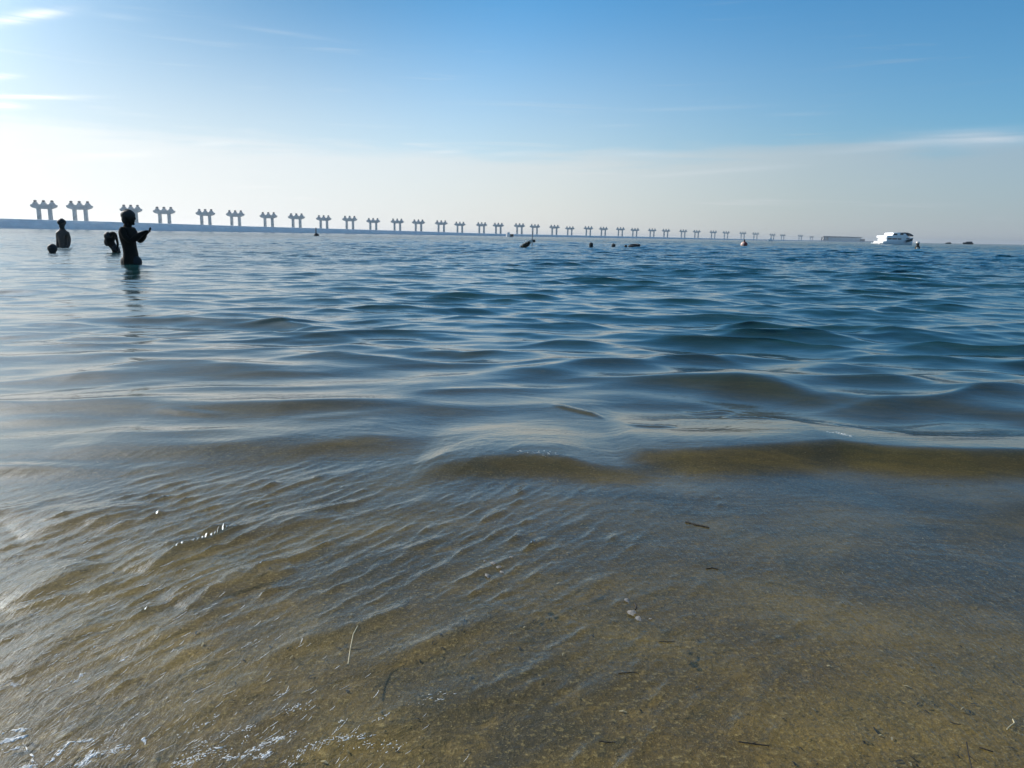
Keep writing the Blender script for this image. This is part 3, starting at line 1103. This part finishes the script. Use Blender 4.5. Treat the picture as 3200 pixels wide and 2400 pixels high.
for i in range(seg):
    for j in range(ms):
        bm.faces.new((rings[i][j], rings[(i + 1) % seg][j], rings[(i + 1) % seg][(j + 1) % ms], rings[i][(j + 1) % ms]))
obj('tube', bm, M_NET, root, smooth=True)
bm = bmesh.new()
add_lathe(bm, [(3.5 * k, -1 * k), (4.5 * k, 2 * k), (3.5 * k, 6.5 * k), (1 * k, 7.5 * k)], (-26 * k, 2 * k, 0), 12)
obj('line_float', bm, M_NET, root)
tag(root, 'dark ring float lying low on the water, rightmost of the dark floats', 'float', 'dark floats in the middle distance')

# ------------------------------------------------------------------ sea haze


def build_haze():
    bm = bmesh.new()
    add_box(bm, (0, 3000, 11.5), (15000, 11000, 35))
    m = bpy.data.materials.new('sea_haze')
    m.use_nodes = True
    T = NT(m.node_tree)
    out = T.n('ShaderNodeOutputMaterial')
    v = T.n('ShaderNodeVolumePrincipled')
    v.inputs['Color'].default_value = (0.95, 0.96, 0.98, 1)
    v.inputs['Density'].default_value = HAZE
    v.inputs['Anisotropy'].default_value = 0.6
    T.link(v.outputs[0], out.inputs['Volume'])
    o = obj('haze', bm, m)
    tag(o, kind='stuff')


HAZE = 1.3e-4
build_haze()

# ------------------------------------------------------------------ bathers
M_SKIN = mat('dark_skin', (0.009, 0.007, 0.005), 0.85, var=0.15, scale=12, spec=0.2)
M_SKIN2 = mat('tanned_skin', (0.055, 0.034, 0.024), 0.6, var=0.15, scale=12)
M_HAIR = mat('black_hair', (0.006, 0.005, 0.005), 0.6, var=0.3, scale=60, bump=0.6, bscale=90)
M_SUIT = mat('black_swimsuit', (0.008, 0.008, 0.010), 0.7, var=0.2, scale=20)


def skin_body(name, verts, edges, root_i, material, parent, sub=2):
    me = bpy.data.meshes.new(name)
    me.from_pydata([v[:3] for v in verts], edges, [])
    o = bpy.data.objects.new(name, me)
    COL.objects.link(o)
    sk = o.modifiers.new('skin', 'SKIN')
    sk.use_smooth_shade = True
    layer = me.skin_vertices[0].data
    for i, v in enumerate(verts):
        r = v[3]
        layer[i].radius = (r, r) if not isinstance(r, tuple) else (r[1], r[0])
        layer[i].use_root = (i == root_i)
    ss = o.modifiers.new('sub', 'SUBSURF')
    ss.levels = sub
    ss.render_levels = sub
    bpy.context.view_layer.update()
    dg = bpy.context.evaluated_depsgraph_get()
    m2 = bpy.data.meshes.new_from_object(o.evaluated_get(dg))
    bpy.data.objects.remove(o, do_unlink=True)
    bpy.data.meshes.remove(me)
    bm = bmesh.new()
    bm.from_mesh(m2)
    bpy.data.meshes.remove(m2)
    return bm


def add_hand(verts, edges, wrist_i, d, side, s=1.0):
    """palm and five bent fingers at the end of a forearm; d = forearm direction, side = palm width axis"""
    w = Vector(verts[wrist_i][:3])
    d = Vector(d).normalized()
    side = Vector(side).normalized()
    n = d.cross(side)
    verts.append((*(w + d * .055 * s), (.036 * s, .020 * s)))
    palm = len(verts) - 1
    edges.append((wrist_i, palm))
    for j, (off, ln) in enumerate(((-.030, .070), (-.010, .080), (.010, .076), (.029, .060))):
        b = w + d * .085 * s + side * off * s
        verts.append((*b, .0095 * s))
        edges.append((palm, len(verts) - 1))
        c = b + (d * .8 + n * .35).normalized() * ln * .5 * s
        verts.append((*c, .0088 * s))
        edges.append((len(verts) - 2, len(verts) - 1))
        e = c + (d * .5 + n * .7).normalized() * ln * .5 * s
        verts.append((*e, .0075 * s))
        edges.append((len(verts) - 2, len(verts) - 1))
    b = w + d * .04 * s - side * .045 * s
    verts.append((*b, .012 * s))
    edges.append((palm, len(verts) - 1))
    verts.append((*(b + (d * .8 - side * .4).normalized() * .04 * s), .009 * s))
    edges.append((len(verts) - 2, len(verts) - 1))


def add_head(bm, c, yaw, s=1.0, tilt=0.0):
    """skull, jaw, nose, ears, brow and lips as one joined shape on the neck; faces +X before yaw"""
    M = Matrix.Translation(c) @ Matrix.Rotation(yaw, 4, 'Z') @ Matrix.Rotation(tilt, 4, 'Y') @ Matrix.Diagonal((s, s, s, 1))

    def ball(p, r, u=16, v=12):
        bmesh.ops.create_uvsphere(bm, u_segments=u, v_segments=v, radius=1.0, matrix=M @ Matrix.Translation(p) @ Matrix.Diagonal((*r, 1)))
    ball((-.008, 0, .025), (.096, .076, .092))
    ball((.022, 0, -.045), (.062, .056, .066))
    ball((.060, 0, -.092), (.024, .026, .020), 10, 8)
    ball((.088, 0, -.015), (.020, .012, .024), 8, 6)
    ball((.078, 0, .018), (.014, .046, .010), 10, 6)
    ball((.074, 0, -.055), (.012, .024, .010), 10, 6)
    for t in (-1, 1):
        ball((-.002, t * .076, -.010), (.018, .008, .030), 8, 6)
        ball((.076, t * .028, .002), (.010, .012, .009), 8, 6)


# --- standing bather, side-on, facing right, forearms raised in front
p = ground(412, 829)
k = p.y / FPX
root = empty('person', (p.x, p.y, 0), 0)
# the figure stands on the sea floor; x = to the right (the way it faces), z up
def P1(px, py, y=0.0):
    return ((px - 412) * k, y, (829 - py) * k)
bz = float(bed_z(np.array([p.x]), np.array([p.y]))[0])
S = [
    (*P1(411, 814), (.118, .150)),      # 0 pelvis
    (*P1(412, 782), (.098, .130)),      # 1 waist
    (*P1(405, 752), (.108, .145)),      # 2 ribs
    (*P1(404, 732), (.098, .150)),      # 3 chest
    (*P1(407, 715), (.072, .085)),      # 4 neck base
    (*P1(411, 704), (.052, .055)),      # 5 neck
    (*P1(414, 690), (.052, .055)),      # 6 under the head
]
E = [(0, 1), (1, 2), (2, 3), (3, 4), (4, 5), (5, 6)]
for s in (-1, 1):
    i0 = len(S)
    S += [(*P1(407, 722, s * .165), .056), (*P1(416, 742, s * .19), .044), (*P1(428, 757, s * .16), .040),
          (*P1(444, 742, s * .09), .058), (*P1(457, 731, s * .045), .034)]
    E += [(3, i0), (i0, i0 + 1), (i0 + 1, i0 + 2), (i0 + 2, i0 + 3), (i0 + 3, i0 + 4)]
    add_hand(S, E, i0 + 4, (.8, 0, .45), (0, s, .2), .85)
    j = len(S)
    S += [(P1(410, 830)[0], s * .10, -.06, .088), (.02, s * .11, bz * .55, .060), (0, s * .11, bz + .06, .045), (.12, s * .12, bz + .03, .035)]
    E += [(0, j), (j, j + 1), (j + 1, j + 2), (j + 2, j + 3)]
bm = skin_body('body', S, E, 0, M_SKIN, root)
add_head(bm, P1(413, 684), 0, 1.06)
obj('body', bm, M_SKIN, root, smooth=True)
bm = bmesh.new()
add_ball(bm, P1(412, 677.5), (.108, .092, .084), 18, 12)
add_ball(bm, P1(404, 690), (.056, .075, .085), 14, 10)
obj('hair', bm, M_HAIR, root, smooth=True)
bm = skin_body('trunks', [(*P1(411, 835), (.135, .175)), (*P1(411, 818), (.135, .175)), (*P1(412, 796), (.115, .155))], [(0, 1), (1, 2)], 0, M_SUIT, root)
obj('swim_trunks', bm, M_SUIT, root, smooth=True)
tag(root, 'dark bather standing waist-deep, side-on, with forearms raised in front', 'person')

# --- bather seen from behind, chest-deep, farther out
p = ground(200, 772)
k = p.y / FPX
root = empty('person', (p.x, p.y, 0), 0)
bz = float(bed_z(np.array([p.x]), np.array([p.y]))[0])
def P2(px, py, y=0.0):
    return ((px - 200) * k, y, (772 - py) * k)
S = [
    (*P2(199, 792), (.150, .12)), (*P2(199, 765), (.140, .115)), (*P2(198, 745), (.150, .115)), (*P2(199, 730), (.120, .10)),
    (*P2(200, 719), (.070, .065)), (*P2(201, 708), (.060, .06)),
]
E = [(0, 1), (1, 2), (2, 3), (3, 4), (4, 5)]
for s in (-1, 1):
    j = len(S)
    S += [((s * 15.5 + 0) * k, 0, (772 - 731) * k, .062), ((s * 17.5) * k, .02, (772 - 750) * k, .052), ((s * 17 + 1) * k, -.06, (772 - 768) * k, .045),
          ((s * 12) * k, -.18, -.06, .035)]
    E += [(3, j), (j, j + 1), (j + 1, j + 2), (j + 2, j + 3)]
    add_hand(S, E, j + 3, (-.3 * s, -.7, -.3), (s * .7, -.3, 0), 1.0)
    j = len(S)
    S += [(s * .11, 0, -.42, .10), (s * .12, 0, bz * .6 - .1, .065), (s * .12, 0, bz + .06, .045), (s * .13, .10, bz + .03, .035)]
    E += [(0, j), (j, j + 1), (j + 1, j + 2), (j + 2, j + 3)]
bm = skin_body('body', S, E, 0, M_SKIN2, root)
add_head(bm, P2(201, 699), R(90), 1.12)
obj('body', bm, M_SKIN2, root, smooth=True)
bm = bmesh.new()
add_ball(bm, P2(201, 697.5, -.02), (.118, .118, .105), 18, 12)
add_ball(bm, P2(202.5, 709, -.06), (.075, .06, .095), 14, 10)
obj('hair', bm, M_HAIR, root, smooth=True)
tag(root, 'tanned bather seen from behind, chest-deep, with short dark hair', 'person')

# --- swimmer, only the head out of the water
p = ground(166, 791)
k = p.y / FPX
root = empty('person', (p.x, p.y, 0), 0)
def P3(px, py, y=0.0):
    return ((px - 166) * k, y, (791 - py) * k)
S = [(*P3(166, 796), .055), (*P3(166, 806), (.10, .08)), (*P3(166, 822), (.155, .11)), (*P3(168, 860), (.14, .10)), (.0, .25, -.62, (.14, .11))]
E = [(0, 1), (1, 2), (2, 3), (3, 4)]
for s in (-1, 1):
    j = len(S)
    S += [(s * .19, .0, -.17, .055), (s * .36, -.12, -.20, .042), (s * .44, -.34, -.16, .030)]
    E += [(2, j), (j, j + 1), (j + 1, j + 2)]
    add_hand(S, E, j + 2, (0, -1, .0), (s, 0, 0), 1.0)
    j = len(S)
    S += [(s * .10, .5, -.72, .075), (s * .11, .85, -.80, .05), (s * .11, 1.0, -.82, .035)]
    E += [(4, j), (j, j + 1), (j + 1, j + 2)]
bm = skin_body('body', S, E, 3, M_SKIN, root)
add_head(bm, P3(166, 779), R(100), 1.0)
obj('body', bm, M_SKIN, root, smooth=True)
bm = bmesh.new()
add_ball(bm, P3(166, 776.5, -.012), (.100, .106, .102), 18, 12)
add_ball(bm, P3(167, 785, -.05), (.070, .06, .075), 14, 10)
obj('hair', bm, M_HAIR, root, smooth=True)
tag(root, 'dark head of a swimmer just above the water, leftmost of the bathers', 'person')

# --- bather stooping over the water with one arm hanging
p = ground(366, 790)
k = p.y / FPX
root = empty('person', (p.x, p.y, 0), 0)
bz = float(bed_z(np.array([p.x]), np.array([p.y]))[0])
def P4(px, py, y=0.0):
    return ((px - 366) * k, y, (790 - py) * k)
S = [(*P4(367, 797), (.080, .11)), (*P4(364, 779), (.075, .10)), (*P4(350, 766), (.076, .13)), (*P4(345, 751), (.088, .14)), (*P4(348, 738), (.080, .12)),
     (*P4(357, 732), (.045, .05))]
E = [(0, 1), (1, 2), (2, 3), (3, 4), (4, 5)]
j = len(S)
S += [(*P4(364, 729, -.08), .034), (*P4(374, 734, -.12), .034), (*P4(377, 749, -.13), .031), (*P4(377, 762, -.10), .028), (*P4(375, 770, -.08), .022)]
E += [(4, j), (j, j + 1), (j + 1, j + 2), (j + 2, j + 3), (j + 3, j + 4)]
add_hand(S, E, j + 4, (-.3, -.1, -.9), (0, 1, 0), .7)
j = len(S)
S += [(*P4(352, 742, .15), .040), (*P4(344, 756, .17), .036), (*P4(352, 768, .15), .030), (*P4(360, 772, .10), .024)]
E += [(4, j), (j, j + 1), (j + 1, j + 2), (j + 2, j + 3)]
add_hand(S, E, j + 3, (.8, -.3, -.4), (0, 1, 0), .7)
for s in (-1, 1):
    j = len(S)
    S += [(s * .02, s * .08, -.16, .075), (0.03, s * .09, bz * .6, .055), (0, s * .09, bz + .05, .04), (.1, s * .1, bz + .03, .03)]
    E += [(0, j), (j, j + 1), (j + 1, j + 2), (j + 2, j + 3)]
bm = skin_body('body', S, E, 0, M_SKIN, root)
add_head(bm, P4(349, 741, -.03), R(-25), .78, R(60))
obj('body', bm, M_SKIN, root, smooth=True)
bm = bmesh.new()
add_ball(bm, P4(346, 740, -.05), (.095, .085, .100), 16, 12)
add_ball(bm, P4(342, 757, -.06), (.075, .06, .105), 14, 10)
obj('hair', bm, M_HAIR, root, smooth=True)
bm = skin_body('suit', [(*P4(366, 795), (.092, .12)), (*P4(364, 780), (.088, .112)), (*P4(354, 767), (.093, .14))], [(0, 1), (1, 2)], 0, M_SUIT, root)
obj('swimsuit', bm, M_SUIT, root, smooth=True)
tag(root, 'dark bather stooping over the water behind the standing one, arm hanging', 'person')


# ------------------------------------------------------------------ shells, twigs, straw, foam in the shallows
M_SHELL = mat('bleached_shell', (0.46, 0.43, 0.39), 0.5, var=0.12, scale=60)
M_TWIG = mat('sodden_twig', (0.016, 0.012, 0.008), 0.7, var=0.4, scale=60, bump=.6, bscale=200)
M_STRAW = mat('dry_straw', (0.42, 0.36, 0.22), 0.7, var=0.2, scale=60)
M_FOAM_GLINT = mat('sea_foam_and_glints', (0.86, 0.85, 0.81), 0.5, var=0.08, scale=40)


def sea_z_at(x, y):
    r, a = math.hypot(x, y + 0.12), math.atan2(x, y + 0.12)
    i = min(len(SEA['r']) - 1, int(np.searchsorted(SEA['r'], r)))
    j = int(np.clip(round((a - SEA['a'][0]) / (SEA['a'][1] - SEA['a'][0])), 0, len(SEA['a']) - 1))
    return float(SEA['z'][i, j])


def on_water(px, py):
    """the place where the ray through the pixel meets the wavy water"""
    z = 0.0
    for _ in range(6):
        q = ground(px, py, z)
        z = sea_z_at(q.x, q.y)
    return q


def shell(px, py, wpx, label, group=None, rz=0.0):
    q = on_water(px, py)
    k = q.y / FPX
    w = wpx * k / 2
    bm = bmesh.new()
    # fan of ribs: a shallow scallop dome
    n, mrows = 9, 4
    rows = []
    for i in range(1, mrows + 1):
        t = i / mrows
        row = []
        for j in range(n):
            a = R(-75 + 150 * j / (n - 1))
            rr = w * 2 * t * (1 - .06 * (j % 2))
            row.append(bm.verts.new((rr * math.sin(a) * .8, rr * math.cos(a) - w, .55 * w * math.sin(math.pi * (.15 + .75 * t)) * math.cos(a * .8) + (.05 * w if j % 2 else 0))))
        rows.append(row)
    hinge = bm.verts.new((0, -w, .05 * w))
    for j in range(n - 1):
        bm.faces.new((hinge, rows[0][j], rows[0][j + 1]))
        for i in range(mrows - 1):
            bm.faces.new((rows[i][j], rows[i + 1][j], rows[i + 1][j + 1], rows[i][j + 1]))
    bmesh.ops.solidify(bm, geom=bm.faces[:], thickness=w * .12)
    o = obj('shell', bm, M_SHELL, smooth=True)
    o.location = (q.x, q.y, q.z + .0005)
    o.rotation_euler = (R(random.uniform(-10, 10)), R(random.uniform(-10, 10)), rz)
    tag(o, label, 'shell', group)
    return o


SG = 'white shells lying in the shallows'
shell(1541, 1762, 22, 'largest pale shell of the loose cluster left of centre', SG, R(80))
shell(1558, 1774, 18, 'greenish-white shell just below the largest one of the left cluster', SG, R(60))
shell(1567, 1789, 12, 'small bright white shell at the lower right of the left cluster', SG, R(130))
shell(1524, 1801, 20, 'bright shell at the lower left end of the left cluster', SG, R(-70))
shell(1597, 1742, 11, 'small shell farthest right in the left cluster', SG, R(20))
shell(1516, 1754, 11, 'small dull shell at the left edge of the left cluster', SG, R(40))
shell(1958, 1878, 20, 'thin white shell lying above the broken pinkish shell', SG, R(90))
shell(1973, 1917, 32, 'broad pinkish-white shell beside a dark speck in the middle shallows', SG, R(75))
shell(1994, 1935, 22, 'narrow cream shell just below the broad pinkish one', SG, R(95))
shell(2032, 1935, 8, 'tiny white shell right of the narrow cream one', SG, R(10))


def stick(pts, r0, m, name, label, cat, group=None, lift=.001, twig=False):
    r = r0 * (.72 if m is M_TWIG else 1)
    ps = [on_water(a, b) for a, b in pts]
    c = ps[0]
    bm = bmesh.new()
    for a, b in zip(ps, ps[1:]):
        add_cyl(bm, (a.x - c.x, a.y - c.y, a.z - c.z + lift), (b.x - c.x, b.y - c.y, b.z - c.z + lift), r, r * .85, 7)
    if twig:
        a, b = ps[0], ps[-1]
        mid = a.lerp(b, .45)
        d = (b - a)
        side = Vector((-d.y, d.x, 0)).normalized()
        e = mid + d * .18 + side * d.length * .12
        add_cyl(bm, (mid.x - c.x, mid.y - c.y, mid.z - c.z + lift), (e.x - c.x, e.y - c.y, e.z - c.z + lift * 1.5), r * .6, r * .3, 6)
    o = obj(name, bm, m)
    o.location = c
    tag(o, label, cat, group)
    return o


TG = 'dark twigs drifting in the shallows'
stick([(2308, 2320), (2355, 2327), (2404, 2333)], .0011, M_TWIG, 'twig', 'dark straight twig at the bottom, right of the middle', 'twig', TG, twig=True)
stick([(3020, 2322), (3026, 2360), (3040, 2420)], .0011, M_TWIG, 'twig', 'dark upright twig running off the bottom edge at right', 'twig', TG, twig=True)
stick([(3060, 2338), (3082, 2345), (3104, 2352)], .0012, M_TWIG, 'twig', 'short dark twig right of the upright one at bottom right', 'twig', TG)
stick([(1932, 2106), (1965, 2103), (1996, 2106)], .0009, M_TWIG, 'twig', 'thin dark twig floating below the cream shell', 'twig', TG)
stick([(1872, 2318), (1898, 2322), (1922, 2321)], .0010, M_TWIG, 'twig', 'faint dark twig at the bottom near the middle', 'twig', TG)
stick([(2060, 2006), (2085, 2008), (2108, 2007)], .0009, M_TWIG, 'twig', 'thin dark twig right of the tiny white shell', 'twig', TG)
stick([(2206, 1779), (2226, 1776), (2244, 1780)], .0014, M_TWIG, 'twig', 'short dark twig in the grey shallows right of the middle', 'twig', TG)
stick([(2142, 1632), (2170, 1640), (2216, 1650)], .0026, M_TWIG, 'twig', 'thick dark twig farthest out, below the olive wavelet', 'twig', TG)
stick([(1984, 1888), (1988, 1898), (1986, 1906)], .0018, M_TWIG, 'twig', 'tiny dark stub touching the broad pinkish shell', 'twig', TG)
stick([(2968, 2258), (2985, 2264), (3002, 2266)], .0008, M_TWIG, 'twig', 'small dark twig above the upright one at lower right', 'twig', TG)
stick([(3146, 2282), (3158, 2270), (3170, 2262), (3164, 2250)], .0008, M_STRAW, 'straw', 'pale crooked straw near the right edge at the bottom', 'straw')
stick([(1088, 2078), (1095, 2030), (1104, 1985), (1118, 1958)], .0009, M_STRAW, 'straw', 'long pale bent straw left of the middle, in the shallows', 'straw')


def build_bed_litter():
    g = np.random.default_rng(21)
    bm = bmesh.new()
    cols = []
    lay = bm.loops.layers.float_color.new('tone')
    for i in range(3000):
        y = 0.55 + 2.2 * g.random() ** 1.3
        x = g.uniform(-.8, .8) * (y + .2)
        if g.random() > 0.12 + 0.9 * max(0.0, math.sin(5.1 * x + 2.2 * y) * math.sin(6.3 * y - 3.0 * x + 1.2) + .15):
            continue
        z = float(bed_z(np.array([x]), np.array([y]))[0])
        a = g.uniform(0, math.pi)
        ln = g.uniform(.003, .011) * (1.8 if g.random() < .08 else 1)
        wd = g.uniform(.0006, .0017)
        bend = g.uniform(-.5, .5)
        pts = []
        for t in (-1, 0, 1):
            aa = a + bend * t
            cx, cy = x + math.cos(a) * ln * t * .5 + abs(t) * bend * ln * .3 * -math.sin(a), y + math.sin(a) * ln * t * .5 + abs(t) * bend * ln * .3 * math.cos(a)
            w = wd * (1 - .5 * abs(t))
            pts.append((cx - math.sin(aa) * w, cy + math.cos(aa) * w, cx + math.sin(aa) * w, cy - math.cos(aa) * w))
        h = .0015
        vs = []
        for t, (x0, y0, x1, y1) in zip((-1, 0, 1), pts):
            zz = z + (h * 1.8 if t == 0 else h)
            vs.append((bm.verts.new((x0, y0, zz)), bm.verts.new((x1, y1, zz))))
        tone = g.random()
        for q0, q1 in zip(vs, vs[1:]):
            f = bm.faces.new((q0[0], q0[1], q1[1], q1[0]))
            for l in f.loops:
                l[lay] = (tone, tone, tone, 1)
    m = bpy.data.materials.new('seagrass_bits')
    m.use_nodes = True
    T = NT(m.node_tree)
    out = T.n('ShaderNodeOutputMaterial')
    p = T.n('ShaderNodeBsdfPrincipled')
    at = T.n('ShaderNodeAttribute', attribute_name='tone')
    c = T.mix(T.mapr(at.outputs['Fac'], .35, .45), (0.022, 0.018, 0.009), (0.16, 0.125, 0.05))
    c = T.mix(T.mapr(at.outputs['Fac'], .80, .90), c, (0.42, 0.35, 0.20))
    T.link(c, p.inputs['Base Color'])
    p.inputs['Roughness'].default_value = .8
    T.link(p.outputs[0], out.inputs[0])
    o = obj('seagrass_litter', bm, m)
    tag(o, kind='stuff')


build_bed_litter()


def build_foam_and_glints():
    g = random.Random(17)
    lines = [
        # pixels, number of bubbles, scatter in pixels, radius in photo pixels
        ([(10, 2322), (45, 2308), (75, 2302)], 60, 5, (2, 6)),
        ([(0, 2345), (75, 2332), (100, 2370), (110, 2400)], 40, 6, (1.5, 4)),
        ([(20, 2288), (62, 2285), (102, 2282)], 16, 8, (2, 6)),
        ([(140, 2392), (170, 2370), (185, 2355), (215, 2320), (290, 2312)], 70, 4, (1.5, 5)),
        ([(70, 2398), (100, 2395)], 22, 6, (2, 6)),
        ([(245, 2395), (275, 2372), (305, 2345)], 90, 7, (1.5, 5)),
        ([(320, 2330), (380, 2270), (430, 2232)], 40, 3, (1, 2.6)),
        ([(310, 2355), (350, 2345), (420, 2330)], 40, 9, (1.5, 4)),
        ([(448, 2318), (452, 2308)], 14, 4, (2, 5)),
        ([(600, 2345), (660, 2310), (720, 2290), (800, 2262)], 46, 6, (1, 3)),
        ([(560, 2300), (640, 2260), (690, 2235)], 34, 14, (1, 4)),
        ([(540, 2400), (600, 2370), (660, 2350), (700, 2340)], 120, 12, (1.2, 3.6)),
        ([(700, 2368), (750, 2368), (800, 2340), (860, 2312), (920, 2285)], 130, 8, (1, 4.2)),
        ([(800, 2370), (840, 2352)], 40, 7, (1.5, 5)),
        ([(900, 2395), (950, 2345), (1010, 2320), (1080, 2305), (1160, 2295)], 130, 9, (1, 3.4)),
        ([(760, 2255), (772, 2320)], 14, 10, (1.5, 4.5)),
        ([(1160, 2255), (1200, 2240), (1220, 2226)], 20, 3, (1, 3)),
        ([(1060, 2256), (1076, 2252)], 10, 3, (1, 3)),
        ([(1050, 2330), (1100, 2330), (1240, 2315), (1260, 2330), (1190, 2360)], 44, 14, (1, 3)),
        ([(900, 2220), (950, 2200)], 36, 12, (1, 3)),
        ([(140, 2150), (230, 2060), (300, 2020)], 24, 5, (1, 3)),
        ([(230, 2130), (262, 2105)], 30, 6, (1, 3.4)),
        ([(380, 2066), (400, 2050)], 12, 3, (1, 3)),
        ([(30, 2140), (60, 2140)], 24, 6, (1, 3)),
        ([(540, 2030), (560, 2040)], 8, 5, (1, 2.6)),
        ([(1310, 2200), (1400, 2170), (1260, 2185)], 20, 12, (1, 2.4)),
        ([(2575, 1350), (2620, 1354), (2660, 1362)], 40, 3, (1, 2.4)),
        ([(1620, 1410), (1700, 1416), (1760, 1420)], 36, 5, (.8, 2)),
    ]
    bm = bmesh.new()
    for pts, n, sc, (r0, r1) in lines:
        L = [math.dist(a, b) for a, b in zip(pts, pts[1:])]
        tot = sum(L)
        for _ in range(n):
            u = g.random() * tot
            for (a, b), ll in zip(zip(pts, pts[1:]), L):
                if u <= ll:
                    break
                u -= ll
            t = min(1, u / ll)
            px = a[0] + (b[0] - a[0]) * t + g.gauss(0, sc)
            py = a[1] + (b[1] - a[1]) * t + g.gauss(0, sc * .6)
            q = on_water(px, py)
            rad = (r0 + (r1 - r0) * g.random() ** 2.2) * .5 * q.y / FPX * 1.9
            if g.random() < .38:
                # a drawn-out fleck lying along the line of foam
                e = on_water(px + (b[0] - a[0]) / ll * 12, py + (b[1] - a[1]) / ll * 12)
                hd = math.atan2(e.y - q.y, e.x - q.x) + g.uniform(-.25, .25)
                ln = rad * g.uniform(2.0, 5.5)
                mm = Matrix.Translation((q.x, q.y, q.z + rad * .1)) @ Matrix.Rotation(hd, 4, 'Z') @ Matrix.Diagonal((ln, rad * .62, rad * .45, 1))
                bmesh.ops.create_icosphere(bm, subdivisions=1, radius=1.0, matrix=mm)
                continue
            mm = Matrix.Translation((q.x, q.y, q.z + rad * .15)) @ Matrix.Rotation(g.uniform(-.4, .4) + R(-25), 4, 'Z') @ Matrix.Diagonal((rad * g.uniform(.8, 1.1), rad * g.uniform(1.0, 1.9), rad * .7, 1))
            bmesh.ops.create_icosphere(bm, subdivisions=1, radius=1.0, matrix=mm)
    # thin foam filaments, their white also standing in for glints on the ripples
    for _ in range(420):
        py = 1640 + 760 * g.random() ** .8
        px = g.triangular(-20, 1500, 60)
        if px > 300 + (py - 1600) * 1.7:
            continue
        q = on_water(px, py)
        k = q.y / FPX
        hd = math.atan2(.91, .41) + g.gauss(0, .20)
        ln = k * g.uniform(5, 26) * (1.6 if g.random() < .2 else 1)
        th = k * g.uniform(.7, 1.9)
        n = 4
        for i in range(n):
            t = (i + .5) / n * 2 - 1
            bend = .10 * ln * t * t
            x_ = q.x + math.cos(hd) * ln * t - math.sin(hd) * bend
            y_ = q.y + math.sin(hd) * ln * t + math.cos(hd) * bend
            z_ = sea_z_at(x_, y_)
            w_ = th * (1.05 - .7 * abs(t))
            mm = Matrix.Translation((x_, y_, z_ + w_ * .2)) @ Matrix.Rotation(hd + .2 * t, 4, 'Z') @ Matrix.Diagonal((ln / n * 1.15, w_, w_ * .6, 1))
            bmesh.ops.create_icosphere(bm, subdivisions=1, radius=1.0, matrix=mm)
    o = obj('foam', bm, M_FOAM_GLINT, smooth=True)
    tag(o, kind='stuff')


build_foam_and_glints()
